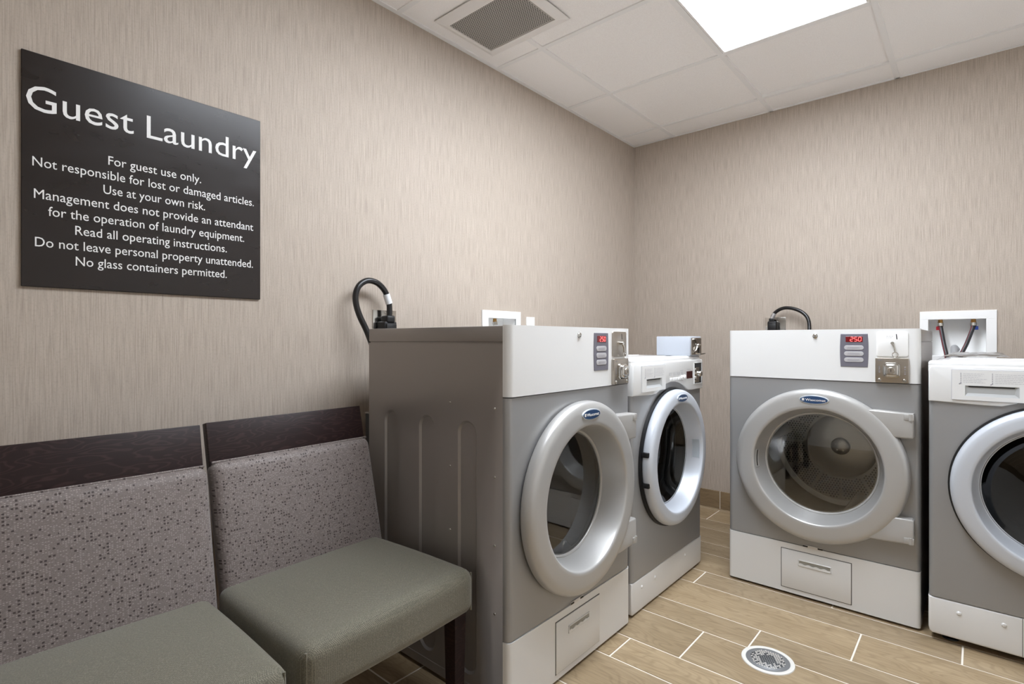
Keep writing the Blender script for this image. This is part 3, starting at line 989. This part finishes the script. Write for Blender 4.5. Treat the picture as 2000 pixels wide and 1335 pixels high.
def make_washer(label, loc, rz, zb=.026, zk=.155, blocks=False):
    D = 0.66; H = 0.993
    off = (-W / 2, -D / 2, 0)
    c, s_ = math.cos(rz), math.sin(rz)
    base = (loc[0] + c * W / 2 - s_ * D / 2, loc[1] + s_ * W / 2 + c * D / 2, 0)
    R = thing('washing_machine', label, 'washing machine', base, rz, 'front-loading washing machines')
    K = lambda: MB(off)
    CX, CZ = 0.347, 0.570
    b0 = .022
    mb = K()
    for x in (0.004, W - .004): mb.add([(x, b0, zb), (x, D, zb), (x, D, .955), (x, b0, .955)], [(0, 1, 2, 3)])
    mb.add([(0.004, D, zb), (W - .004, D, zb), (W - .004, D, .955), (0.004, D, .955)], [(0, 1, 2, 3)])
    mb.add([(0.004, b0, zb), (W - .004, b0, zb), (W - .004, D, zb), (0.004, D, zb)], [(0, 1, 2, 3)])
    mb.build('cabinet', M['grey'], R)
    for x, y in ((.06, .06), (W - .06, .06), (.06, D - .06), (W - .06, D - .06)):
        f = K(); f.cyl((x, y, 0), (x, y, .005), .024, .022, 16); f.cyl((x, y, .005), (x, y, max(zb, .014)), .010, None, 12)
        f.build('foot', M['black'], R)
    # top: white lid with a raised rolled front edge
    tp = K()
    tp.box(.0, W, .004, D, .948, H - .006, .010, 3)
    tp.box(.03, W - .03, .07, D - .02, H - .010, H - .001, .004, 2)
    for q in (.12, .30, .47): tp.box(.05, W - .05, q, q + .010, H - .004, H + .001, .002, 1)
    tp.box(0.0, W, .004, .075, H - .022, H + .002, .010, 3)
    tp.build('lid', M['white'], R)
    # front sheet
    fp = K()
    rounded_front(fp, 0.002, W - .002, zk + .003, 0.886, 0.0, 0.016, b0, (CX, CZ, 0.238))
    n = 72; hole = circle(CX, CZ, 0.238, n)
    fp.add([OUT(p[0], p[1], 0) for p in hole] + [OUT(p[0], p[1], -0.09) for p in hole], [(j, (j + 1) % n, n + (j + 1) % n, n + j) for j in range(n)])
    fp.build('front_panel', M['grey'], R, smooth=30)
    # foot panel
    kp = K()
    pts = [(.012, zb), (W - .012, zb), (W - .004, zb + .006), (W - .001, zb + .02), (W - .001, zk), (.001, zk), (.001, zb + .02), (.004, zb + .006)]
    kp.prism(pts, -.03, .0, OUT, .006, 3)
    kpo = kp.build('kick_panel', M['white'], R)
    if not blocks:
        sm = K(); sm.box(.244, .2455, -.0005, .002, zb + .004, zk - .002); sm.build('panel_seam', M['seam'], kpo)
    for x, z in ((.085, zk - .037), (.20, zk - .037), (.50, zk - .037)):
        sm2 = K(); screw(sm2, x, z, -.0005, .008); sm2.build('screw_cap', M['white'], kpo)
    # control panel with the swept lower edge over the door
    pts = [(.002, .852), (.150, .846), (.195, .846), (.232, .858)]
    for i in range(11):
        t = math.radians(111 - 50 * i / 10)
        pts.append((CX + .3165 * math.cos(t), CZ + .3165 * math.sin(t)))
    pts += [(.520, .841), (.560, .838), (W - .002, .838), (W - .002, .955), (W - .002, .966), (W - .010, .9765), (.010, .9765), (.002, .966)]
    cp = K(); cp.prism(pts, -.02, .008, OUT, .004, 3)
    for i in range(9): cp.box(.325 + i * .016, .3265 + i * .016, -.0086, -.0079, .914, .928, 0, 1, 1)
    for a in ((.322, .385, .884, .888, .0014, 21), (.40, .49, .886, .889, .0012, 22), (.50, .555, .932, .938, .0012, 23), (.43, .47, .93, .935, .0012, 24)):
        print_lines(cp, a[0], a[1], a[2], a[3], 1, .008, a[4], a[5], mi=1)
    cpo = cp.build('control_panel', [M['white'], M['print']], R, smooth=40)
    sh = K()
    for i in range(20):
        a0, a1 = math.radians(111 - 50 * i / 20), math.radians(111 - 50 * (i + 1) / 20)
        ho = lambda t: .0005 + .007 * max(0.0, math.sin(PI * t / 20)) ** .6
        q = lambda r_, a, o: OUT(CX + r_ * math.cos(a), CZ + r_ * math.sin(a), o)
        sh.add([q(.317, a0, ho(i)), q(.317, a1, ho(i + 1)), q(.292, a1, .0005), q(.292, a0, .0005)], [(0, 1, 2, 3)])
    sh.build('door_hood', M['grey'], R)
    # detergent drawer
    dx0, dx1, dz0, dz1 = .066, .272, .862, .965
    dw = K()
    dw.holed((dx0, dx1, dz0, dz1), [(.101, .876), (.237, .876), (.237, .912), (.101, .912), (.169, .876), (.169, .912)], OUT, .0130, 0)
    for q in ((dx0, dx1, dz0, dz0), (dx0, dx1, dz1, dz1)):
        dw.add([OUT(dx0, q[2], .0130), OUT(dx1, q[2], .0130), OUT(dx1, q[2], .007), OUT(dx0, q[2], .007)], [(0, 1, 2, 3)])
    for x in (dx0, dx1): dw.add([OUT(x, dz0, .0130), OUT(x, dz1, .0130), OUT(x, dz1, .007), OUT(x, dz0, .007)], [(0, 1, 2, 3)])
    for a in ((dx0 - .0012, dx0, dz0, dz1), (dx1, dx1 + .0012, dz0, dz1), (dx0, dx1, dz1, dz1 + .0012), (dx0, dx1, dz0 - .0012, dz0)):
        dw.box(a[0], a[1], -.0086, -.0078, a[2], a[3], 0, 1, 1)
    print_lines(dw, .096, .160, .920, .955, 6, .0130, .0009, 11, mi=1)
    print_lines(dw, .178, .262, .920, .955, 6, .0130, .0009, 12, mi=1)
    for x in (.089, .170):
        for i in range(6): dw.box(x, x + .0022, -.0135, -.0129, .9215 + i * .006, .9245 + i * .006, 0, 1, 2)
        dw.prism([(x - .004, .915), (x + .003, .919), (x + .002, .921), (x - .004, .918)], .0129, .0135, OUT, 0, 1, 2)
    dwo = dw.build('detergent_drawer', [M['white'], M['faint'], M['print']], R, smooth=0, label='white detergent drawer with a recessed grip')
    gr = K()
    a = [(.101, .912), (.237, .912), (.237, .876), (.101, .876)]
    b = [(.104, .910), (.230, .910), (.226, .886), (.108, .886)]
    gr.add([OUT(p[0], p[1], .0130) for p in a] + [OUT(p[0], p[1], .0082) for p in b], [(0, 1, 5, 4), (1, 2, 6, 5), (2, 3, 7, 6), (3, 0, 4, 7), (4, 5, 6, 7)])
    gr.box(.110, .226, -.0105, -.0080, .9065, .9095, 0, 1, 1)
    gr.build('drawer_grip', [mat('grip_recess_grey', srgb(176, 178, 178), 0.5), M['black']], dwo, smooth=0, label='grey recessed grip')
    # buttons, display
    for i, x in enumerate((.325, .352, .379, .406)):
        bt = K(); bt.box(x, x + .020, -.0105, -.007, .893, .905, .0015, 2); bt.build('button', M['plastic'], cpo)
    for x, r_ in ((.445, .010), (.474, .010)):
        bt = K(); bt.lathe([(.0001, .014), (r_ * .8, .0135), (r_, .012), (r_, .007)], lambda a, b, d: OUT(x + a, .902 + b, d), 20); bt.build('button', M['plastic'], cpo)
    ds = K(); ds.box(.497, .562, -.0092, -.007, .893, .926, .0008, 1); ds.build('display', M['screenoff'], cpo, label='dark red unlit display')
    rc = K(); rc.box(.583, .667, -.0088, -.005, .866, .960, .001, 1, 0)
    rco = rc.build('coin_recess', M['dark'], R, label='dark recess with a chrome coin lock')
    rl = K()
    rl.box(.585, .640, -.0095, -.008, .870, .940, .0005, 1)
    rl.lathe([(.0001, .026), (.010, .026), (.013, .022), (.014, .009)], lambda a, b, d: OUT(.627 + a, .910 + b, d), 20)
    rl.lathe([(.0001, .0115), (.005, .011), (.006, .009)], lambda a, b, d: OUT(.597 + a, .930 + b, d), 14)
    rl.box(.585, .606, -.016, -.008, .888, .900, .002, 1)
    rl.lathe([(.0001, .0115), (.005, .011), (.006, .009)], lambda a, b, d: OUT(.597 + a, .876 + b, d), 14)
    rl.build('coin_lock', M['chrome'], rco)
    fl = K()
    for q in ((.580, .670, .960, .963), (.580, .670, .863, .866), (.580, .583, .863, .963), (.667, .670, .863, .963)):
        fl.box(q[0], q[1], -.0105, -.007, q[2], q[3], .0008, 1)
    fl.build('recess_rim', M['white'], rco)
    # door
    C3 = lambda a, b, d: OUT(CX + a, CZ + b, d)
    gk = K(); gk.lathe([(.292, .0), (.292, .010), (.282, .012), (.237, .012), (.237, .0)], C3, 96)
    dr = K()
    dr.lathe([(.277, .010), (.2835, .0135), (.2862, .021), (.2850, .034), (.2800, .0435), (.2720, .0490), (.2600, .0510), (.2400, .0525), (.2325, .0518), (.2290, .0490), (.2270, .0430), (.2200, .012), (.2135, -.012), (.2110, -.018), (.204, -.020)], C3, 96)
    door = dr.build('door', M['washring'], R, smooth=50, wn=True, label='round pale silver washer door')
    gk.build('door_gasket', M['black'], door, label='black seal behind the door')
    gl = K(); gl.lathe([(.0003, -.088), (.06, -.086), (.115, -.078), (.165, -.058), (.192, -.034), (.208, -.018)], C3, 72)
    gl.build('door_glass', M['darkglass'], door, smooth=60, label='dark bowl-shaped door glass')
    badge_on(door, off, CX + .003, CZ + .251, .0505, 0.0)
    # pull recess on the right of the ring, hinge blocks on the left
    pr2 = K()
    for i in range(8):
        a0, a1 = -.19 + .38 * i / 8, -.19 + .38 * (i + 1) / 8
        q = lambda r_, a, d: C3(r_ * math.cos(a), r_ * math.sin(a), d)
        pr2.add([q(.2245, a0, .036), q(.2245, a1, .036), q(.2180, a1, .008), q(.2180, a0, .008)], [(0, 1, 2, 3)], 0)
    for rad, dep in ((.2250, .038), (.2178, .006)):
        pr2.tube([C3(rad * math.cos(a), rad * math.sin(a), dep) for a in [-.20 + .40 * i / 8 for i in range(9)]], .0016, 6, 1, 1)
    pr2.build('door_pull', [mat('pull_recess_grey', srgb(168, 176, 184), 0.4), M['washring']], door, smooth=0, label='grey pull recess inside the ring')
    for z in ((.620, .500) if blocks else ()):
        hb = K(); xx = CX - math.sqrt(.288 ** 2 - (z - CZ) ** 2)
        hb.box(xx - .004, xx + .022, -.040, -.012, z - .010, z + .010, .003, 2); hb.build('hinge_block', M['black'], door, label='black hinge block')
    # drum
    du = K()
    du.lathe([(.207, -.026), (.222, -.032), (.235, -.045), (.236, -.080)], C3, 72, 1)
    du.lathe([(.176, -.092), (.186, -.088), (.200, -.092), (.198, -.104), (.210, -.115), (.245, -.120)], C3, 72, 1)
    du.lathe([(.235, -.110), (.252, -.13), (.252, -.46), (.24, -.475), (.05, -.48), (.0003, -.48)], C3, 72, 0)
    for j in range(14):
        for i in range(60):
            t = 2 * PI * (i + .5 * (j % 2)) / 60; r_ = .2512; d = -.15 - j * .022
            u = (-math.sin(t), 0, math.cos(t))
            du.disc(C3(r_ * math.cos(t), r_ * math.sin(t), d), u, (0, 1, 0), .0035, 6, 2)
    for a in (90, 210, 330):
        t = math.radians(a); u = Vector((math.cos(t), math.sin(t))); w = Vector((-u.y, u.x))
        pts = [(u.x * q + w.x * e, u.y * q + w.y * e) for q, e in [(.252, -.035), (.21, -.018), (.20, 0), (.21, .018), (.252, .035)]]
        du.prism(pts, -.46, -.14, C3, .004, 1, 0)
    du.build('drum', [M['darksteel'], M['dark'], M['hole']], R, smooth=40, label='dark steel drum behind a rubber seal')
    return R

make_washer('white-topped front-loading washing machine behind the left dryer, a coin box on its lid', (0.83, -1.571, 0), PI / 2, .006, .131, True)
make_washer('front-loading washing machine cut off by the right edge, right of the back-wall dryer', (1.695, -0.992, 0), 0.0)

# coin meter standing on the left washer's lid
def coin_meter():
    z0 = 0.9945
    x1 = 0.830; y0, y1 = -1.016, -0.886
    dpt = 0.166
    c = (x1 - dpt / 2, (y0 + y1) / 2, z0)
    R = thing('coin_meter', 'pale coin meter box lying on the lid of the washer in the corner', 'coin box', c)
    off = (-c[0], -c[1], -c[2])
    b = MB(off); b.box(x1 - dpt, x1, y0, y1, z0, z0 + .0905, .003, 2)
    b.build('case', M['coolwhite'], R)
    tp = MB(off); tp.cyl((x1 - .10, -1.000, z0 + .090), (x1 - .10, -1.000, z0 + .097), .008, .006, 14)
    tp.build('lock_pin', M['chrome'], R)
    p = MB(off); p.box(x1, x1 + .004, -1.006, -.892, z0 + .004, z0 + .084, .001, 1)
    po = p.build('coin_slide', M['plate'], R, label='brushed metal coin slide plate')
    q = MB(off); ym, zm = -.950, z0 + .048
    for dy, dz in ((-.036, .030), (-.034, -.030), (.034, .004)):
        q.tube([(x1 + .008, ym, zm), (x1 + .010, ym + dy * .6, zm + dz * .7), (x1 + .007, ym + dy, zm + dz)], .0042, 8, 4)
    q.lathe([(.0001, .018), (.008, .016), (.011, .008), (.011, .003)], lambda a, b_, d: (x1 + d, ym + a, zm + b_), 16)
    q.build('coin_slide_bars', M['chrome'], po)
    s = MB(off); s.box(x1 + .003, x1 + .0048, -.938, -.918, z0 + .012, z0 + .042); s.build('slot', M['black'], po)
    k = MB(off); k.tube([(x1 + .004, -.965, z0 + .012), (x1 + .022, -.945, z0 + .008), (x1 + .026, -.905, z0 + .010)], .0035, 8, 5); k.build('push_handle', M['chrome'], po)
coin_meter()

# ================================================================== WALL FITTINGS
def wall_outlet_box(label, to3, u0, u1, z0, z1, U0, U1, Z0, Z1, valves, colours, loc, rz):
    """to3(u,z,o) -> xyz, o>0 into the room. Recessed white box with brass valves"""
    R = thing('washer_outlet_box', label, 'outlet box', loc, 0, 'washer outlet boxes in the walls')
    off = tuple(-c for c in loc)
    f = MB(off)
    def fr(a0, a1, b0, b1):
        f.prism([(a0, b0), (a1, b0), (a1, b1), (a0, b1)], .0003, .008, to3, .0015, 2)
    fr(U0, U1, z1, Z1); fr(U0, U1, Z0, z0); fr(U0, u0, z0, z1); fr(u1, U1, z0, z1)
    f.build('frame', M['plastic'], R, smooth=0)
    b = MB(off); d = -.085
    q = [(u0, z0), (u1, z0), (u1, z1), (u0, z1)]
    b.add([to3(a, c, .004) for a, c in q] + [to3(a, c, d) for a, c in q], [(0, 1, 5, 4), (1, 2, 6, 5), (2, 3, 7, 6), (3, 0, 4, 7), (4, 5, 6, 7)])
    b.build('recess', M['plastic'], R, smooth=0)
    for u, cname in zip(valves, colours):
        v = MB(off)
        v.cyl(to3(u, z1 + .001, -.040), to3(u, z1 - .020, -.040), .0095, None, 16)
        v.cyl(to3(u, z1 - .012, -.040), to3(u, z1 - .015, -.040), .0115, None, 8)
        vo = v.build('brass_valve', M['brass'], R, label='brass valve')
        h = MB(off); h.cyl(to3(u, z1 - .019, -.040), to3(u, z1 - .034, -.036), .0135, .0125, 18); h.build('coupling_nut', M['chrome'], vo)
        if cname:
            t = MB(off); t.prism([(u - .017 if cname == 'red' else u + .003, z1 - .052), (u - .003 if cname == 'red' else u + .018, z1 - .052), (u - .003 if cname == 'red' else u + .018, z1 - .034), (u - .017 if cname == 'red' else u + .003, z1 - .034)], -.045, -.036, to3, .001, 1)
            t.build('valve_handle', M[cname], vo, label=cname + ' plastic valve handle')
    return R
BK3 = lambda u, z, o: (u, -o, z)
LF3 = lambda u, z, o: (o, u, z)
wall_outlet_box('white recessed outlet box with two hoses above the right-hand washer', BK3, BOX_R[0], BOX_R[1], BOX_R[2], BOX_R[3], 1.609, 1.899, .965, 1.211, (1.689, 1.815), ('red', 'blue'), (1.754, 0, 1.08), 0)
wall_outlet_box('white recessed outlet box on the left wall peeking over the left dryer', LF3, BOX_L[0], BOX_L[1], BOX_L[2], BOX_L[3], -1.541, -1.251, .965, 1.2155, (-1.402,), ('',), (0, -1.396, 1.08), 0)

# hoses
def hose(name, pts, r, m, label, stripe=None, cat='hose'):
    R = thing(name, label, cat, pts[-1], 0, 'water hoses in the outlet box')
    off = tuple(-c for c in pts[-1])
    t = MB(off); t.tube(pts, r, 14, 8); t.build('tube', m, R, smooth=60)
    if stripe:
        s = MB(off); s.tube([(p[0] - r * .55, p[1] - r * .70, p[2]) for p in pts], r * .28, 8, 8); s.build('stripe', stripe, R, label='thin red stripe')
    return R
hose('supply_hose', [(1.689, .036, 1.140), (1.694, .026, 1.110), (1.704, -.006, 1.050), (1.716, -.040, .985), (1.720, -.12, .92), (1.74, -.24, .80), (1.76, -.315, .70)], .0088, M['hose'], 'dark water hose hanging from the red-handled valve', M['redstripe'])
hose('supply_hose', [(1.815, .036, 1.140), (1.808, .026, 1.110), (1.790, -.006, 1.050), (1.768, -.040, .985), (1.77, -.12, .92), (1.80, -.24, .80), (1.82, -.315, .70)], .0088, M['hose'], 'dark water hose hanging from the blue-handled valve', M['redstripe'])
dh = MB(); dh.tube([(1.752, .060, 1.018), (1.744, .045, 1.030), (1.742, .018, 1.022), (1.745, -.02, .985), (1.75, -.08, .90), (1.76, -.20, .75), (1.77, -.31, .6)], .014, 16, 8)
tag(dh.build('drain_hose', M['pvc'], smooth=60), 'pale grey drain hose bent into the outlet box between the two dark hoses', 'hose')

# crumpled clear sleeve on the right washer
def film():
    n = 26; mb = MB(); vs = []; fs = []
    x0, x1, y0, y1 = 1.712, 1.935, -.50, -.37
    for j in range(n):
        for i in range(n):
            u, v = i / (n - 1), j / (n - 1)
            h = mnoise.noise(Vector((u * 4, v * 5, 2.2))) * .012 + mnoise.noise(Vector((u * 9, v * 9, 7.2))) * .005
            e = min(u, 1 - u, v, 1 - v) * 6
            vs.append((x0 + u * (x1 - x0), y0 + v * (y1 - y0), .997 + max(.0, (.014 + h) * min(1, e))))
    for j in range(n - 1):
        for i in range(n - 1):
            fs.append((j * n + i, j * n + i + 1, (j + 1) * n + i + 1, (j + 1) * n + i))
    mb.add(vs, fs)
    tag(mb.build('plastic_sleeve', M['film'], smooth=60), 'crumpled clear plastic sleeve lying on the right-hand washer', 'plastic sleeve')
film()

# power outlets with plugs and cords
def socket_plate(name, label, to3, u0, u1, z0, z1, m, loc, slots=True):
    off = tuple(-c for c in loc)
    R = thing(name, label, 'socket', loc)
    p = MB(off); p.prism([(u0, z0), (u1, z0), (u1, z1), (u0, z1)], .0, .006, to3, .002, 2)
    p.build('cover_plate', m, R, smooth=40)
    return R, off
R1, o1 = socket_plate('power_outlet', 'chrome power socket plate on the left wall behind the cord loop', LF3, -2.166, -2.053, 1.075, 1.189, M['outlet'], (0, -2.11, 1.13))
s = MB(o1); s.cyl((.006, -2.115, 1.120), (.010, -2.115, 1.120), .027, None, 28); s.build('socket', M['black'], R1)
s = MB(o1); s.lathe([(.0001, .0085), (.003, .008), (.004, .006)], lambda a, b, d: (d, -2.109 + a, 1.181 + b), 10)
s.build('screw', M['chrome'], R1)
R2, o2 = socket_plate('power_outlet', 'grey power socket plate on the back wall behind the right dryer', BK3, .872, .985, 1.086, 1.202, M['outlet'], (.9285, 0, 1.144))
s = MB(o2); s.cyl((.925, -.006, 1.142), (.925, -.010, 1.142), .027, None, 28); s.build('socket', M['black'], R2)
R3, o3 = socket_plate('wall_plate', 'small white blank plate on the left wall beside the outlet box', LF3, -1.199, -1.131, 1.075, 1.192, M['plastic'], (0, -1.165, 1.13))
s = MB(o3); s.lathe([(.0001, .0078), (.003, .0073), (.004, .006)], lambda a, b, d: (d, -1.165 + a, 1.182 + b), 10)
s.build('screw', M['plastic'], R3)

def cord(dryer, pts, r, plug, tagm, tag_at, tag_label, label):
    inv = (Matrix.Translation(dryer.location) @ Matrix.Rotation(dryer.rotation_euler.z, 4, 'Z')).inverted()
    t = MB(); t.tube(pts, r, 16, 10); R = t.build('power_cord', M['blackgloss'], dryer, smooth=60, inv=inv, label=label)
    p = MB(); plug(p); p.build('plug', M['black'], R, label='chunky black plug', inv=inv)
    a, b = tag_at
    g = MB(); g.tube([a, (Vector(a) + Vector(b)) / 2, b], r * 1.22, 12, 2); g.build('cable_tag', tagm, R, label=tag_label, inv=inv)
    return R
def plug_l(p):
    p.box(.0105, .062, -2.151, -2.091, 1.080, 1.142, .006, 3)
    p.box(.020, .066, -2.141, -2.101, 1.135, 1.166, .008, 3)
    p.box(.058, .070, -2.145, -2.097, 1.090, 1.132, .004, 2)
cl_pts = [(.046, -2.085, 1.165), (.046, -2.083, 1.20), (.046, -2.087, 1.237), (.048, -2.108, 1.278), (.050, -2.145, 1.306), (.052, -2.190, 1.311), (.053, -2.226, 1.290), (.054, -2.243, 1.255), (.056, -2.242, 1.215), (.060, -2.228, 1.165), (.068, -2.205, 1.105), (.085, -2.197, 1.04), (.105, -2.190, .97), (.13, -2.15, .87), (.145, -2.10, .78), (.150, -2.08, .70)]
cl_pts = [(p[0], p[1] - .033 * max(0, min(1, (p[2] - .9) / .2)), p[2] - .014 * max(0, min(1, (p[2] - 1.1) / .1))) for p in cl_pts]
cord(dryer_left, cl_pts, .0115, plug_l, M['tag'], ((.0465, -2.1185, 1.214), (.0475, -2.1330, 1.251)), 'white paper tag', 'thick black cord looping up the left wall')
def plug_r(p):
    p.box(.898, .950, -.062, -.0105, 1.092, 1.180, .010, 3)
    p.box(.905, .930, -.056, -.020, 1.175, 1.196, .006, 3)
    p.box(.905, .948, -.072, -.058, 1.110, 1.165, .005, 2)
cr_pts = [(.917, -.040, 1.185), (.922, -.043, 1.205), (.936, -.046, 1.226), (.965, -.050, 1.246), (1.000, -.055, 1.2535), (1.045, -.060, 1.245), (1.088, -.066, 1.222), (1.115, -.073, 1.188), (1.125, -.085, 1.140), (1.125, -.11, 1.07), (1.112, -.15, .99), (1.115, -.20, .90), (1.12, -.25, .83), (1.12, -.262, .76)]
cord(dryer_back, cr_pts, .0098, plug_r, M['foil'], ((.9185, -.0415, 1.190), (.935, -.046, 1.225)), 'silver tag', 'black cord arching up the back wall')

# ================================================================== SIGN
def sign():
    Y0, Y1, Z0, Z1 = -3.208, -2.612, 1.204, 1.804
    c = (0, (Y0 + Y1) / 2, (Z0 + Z1) / 2)
    R = thing('wall_sign', 'square dark brown sign headed Guest Laundry on the left wall', 'sign', c)
    off = Vector((-c[0], -c[1], -c[2]))
    b = MB(tuple(off)); b.box(.0, .008, Y0, Y1, Z0, Z1, .0012, 1)
    b.build('panel', M['sign'], R, smooth=0)
    rows = [('Guest', -3.199, -2.970, 1.6555, .0945), ('Laundry', -2.938, -2.626, 1.6555, .0945)]
    L = ['For guest use only.', 'Not responsible for lost or damaged articles.', 'Use at your own risk.', 'Management does not provide an attendant', 'for the operation of laundry equipment.', 'Read all operating instructions.', 'Do not leave personal property unattended.', 'No glass containers permitted.']
    E_ = [(-3.029, -2.794), (-3.187, -2.634), (-3.040, -2.783), (-3.184, -2.636), (-3.156, -2.665), (-3.101, -2.719), (-3.182, -2.637), (-3.100, -2.719)]
    for i, (t, e) in enumerate(zip(L, E_)): rows.append((t, e[0], e[1], 1.5545 - .0411 * i, .0352))
    for t, a, b_, z, s in rows:
        m = Matrix.Translation(off) @ Matrix.Translation((.0083, a, z)) @ Matrix(((0, 0, 1, 0), (1, 0, 0, 0), (0, 1, 0, 0), (0, 0, 0, 1)))
        text_mesh(t, s, m, 'lettering', M['lettering'], R, width=b_ - a, depth=.0004, label='white lettering')
sign()

# ================================================================== FLOOR DRAIN
def drain():
    c = (1.301, -1.508, 0)
    R = thing('floor_drain', 'round perforated floor drain set in the plank tiles', 'drain', c)
    F3 = lambda a, b, d: (a, b, d)
    r = MB(); r.lathe([(.0815, .0002), (.0805, .003), (.078, .0042), (.071, .0042), (.0675, .003), (.067, .0012)], F3, 56)
    r.build('rim', M['drainrim'], R)
    g = MB(); g.lathe([(.0675, .0022), (.055, .0022), (.053, .0034), (.0003, .0038)], F3, 56, 0)
    rr = random.Random(3)
    p = .0078
    for j in range(-9, 10):
        for i in range(-9, 10):
            x = (i + .5 * (j % 2)) * p; y = j * p * .866
            q = math.hypot(x, y)
            if q < .052:
                if q > .026 and rr.random() < .80:
                    g.disc((x, y, .0041), (1, 0, 0), (0, 1, 0), .0024, 6, 2)
                else:
                    g.disc((x, y, .0041), (1, 0, 0), (0, 1, 0), .0026, 8, 1)
    g.build('grate', [M['drainmetal'], M['hole'], M['grit']], R, smooth=40, label='grey perforated grate, its holes partly clogged')
drain()

# ================================================================== CHAIRS
def make_chair(label, loc, rz):
    """local +x is the way the chair faces, y across; origin on the floor under the seat centre"""
    R = thing('side_chair', label, 'chair', loc, rz, 'upholstered side chairs along the left wall')
    zt = .417
    xr, xf = -.215, .245
    # seat cushion
    hx, hy, hz = (xf - xr) / 2, .2635, .0625
    def fn(q, p):
        # wider towards the front, crowned top, slightly soft sides
        t = (p.x + hx) / (2 * hx)
        p = p.copy()
        p.y *= .955 + .045 * t + .012 * math.sin(PI * t)
        cr = (1 - (p.x / hx) ** 2) * (1 - (p.y / hy) ** 2)
        if p.z > 0: p.z += .018 * max(cr, 0) * (p.z / hz)
        p.x += .006 * (1 - (p.y / hy) ** 2) * t
        return p
    s = MB(); s.rbox(((xr + xf) / 2, -.012, zt - hz), (hx, hy, hz), .032, 26, 0, fn)
    seat = s.build('seat', M['seatfab'], R, smooth=80, label='olive grey upholstered seat cushion')
    for sy in (-1, 1):
        sp = MB(); e = .0105
        yy = -.012 + sy * (hy * 1.0 - e)
        sp.tube([(xf - e + .0005, yy, zt - .012), (xf - e + .001, yy, zt - .06), (xf - e + .001, yy, zt - .118)], .0028, 8, 4)
        sp.build('corner_seam', M['seatfab'], seat)
    un = MB(); un.box(xr + .02, xf - .075, -.20, .20, .255, .300, .004, 1)
    un.build('seat_rail', M['wood'], R, label='dark wood rail under the seat')
    # backrest, leaning back
    tilt = math.radians(13.5)
    piv = Vector((-.195, 0, .36))
    TR = Matrix.Translation(piv) @ Matrix.Rotation(-tilt, 4, 'Y')
    def fb(q, p):
        p = p.copy()
        if p.x > 0: p.x += .016 * max(0, (1 - (p.y / .262) ** 2)) * max(0, 1 - (p.z / .2) ** 2) ** .5
        return p
    b = MB(); b.rbox((0, 0, .180), (.028, .257, .200), .0265, 28, 0, fb, TR)
    back = b.build('backrest', M['backfab'], R, smooth=80, label='taupe dotted fabric backrest')
    wl = MB(); 
    pts = [TR @ Vector((.012, y, .3795)) for y in (-.250, -.15, -.05, .05, .15, .250)]
    wl.tube(pts, .0032, 8, 3); wl.build('welt', M['backfab'], back)
    cb = MB(); cb.box(-.024, .002, -.251, .251, .345, .491, .002, 2, 0, TR)
    cb.build('crest_board', M['wood'], R, label='dark stained wood crest board')
    # legs
    for sy in (-1, 1):
        l = MB()
        x, y = xf - .045, sy * .213
        top = [(x - .022, y - .022), (x + .022, y - .022), (x + .022, y + .022), (x - .022, y + .022)]
        bot = [(x - .017, y - .017), (x + .017, y - .017), (x + .017, y + .017), (x - .017, y + .017)]
        l.add([(p[0], p[1], 0) for p in bot] + [(p[0], p[1], .300) for p in top], [(3, 2, 1, 0), (4, 5, 6, 7)] + [(i, (i + 1) % 4, 4 + (i + 1) % 4, 4 + i) for i in range(4)])
        l.build('leg', M['wood'], R, smooth=0)
        l = MB()
        P = [(-.235, 0.0), (-.205, .20), (-.200, .36), (-.232, .50), (-.296, .78)]
        vs = []; fs = []
        for k_, (px, pz) in enumerate(P):
            h = .019 if k_ else .016
            yy = sy * .205
            vs += [(px - h, yy - h, pz), (px + h - .004, yy - h, pz), (px + h - .004, yy + h, pz), (px - h, yy + h, pz)]
            if k_ >= 2:
                for q in range(-4, 0): vs[q] = (vs[q][0] - .030, vs[q][1], vs[q][2])
        for k_ in range(len(P) - 1):
            for i in range(4): fs.append((k_ * 4 + i, k_ * 4 + (i + 1) % 4, k_ * 4 + 4 + (i + 1) % 4, k_ * 4 + 4 + i))
        fs += [(3, 2, 1, 0), tuple(range(len(vs) - 4, len(vs)))]
        l.add(vs, fs); l.build('leg', M['wood'], R, smooth=0)
    return R
ch = make_chair('armless chair with olive seat and dotted back right beside the left dryer', (.512, -2.589, 0), math.radians(2.2))
dup(ch, (.540, -3.137, 0), math.radians(-2), 'armless upholstered chair at the left edge below the sign, farther from the dryers')
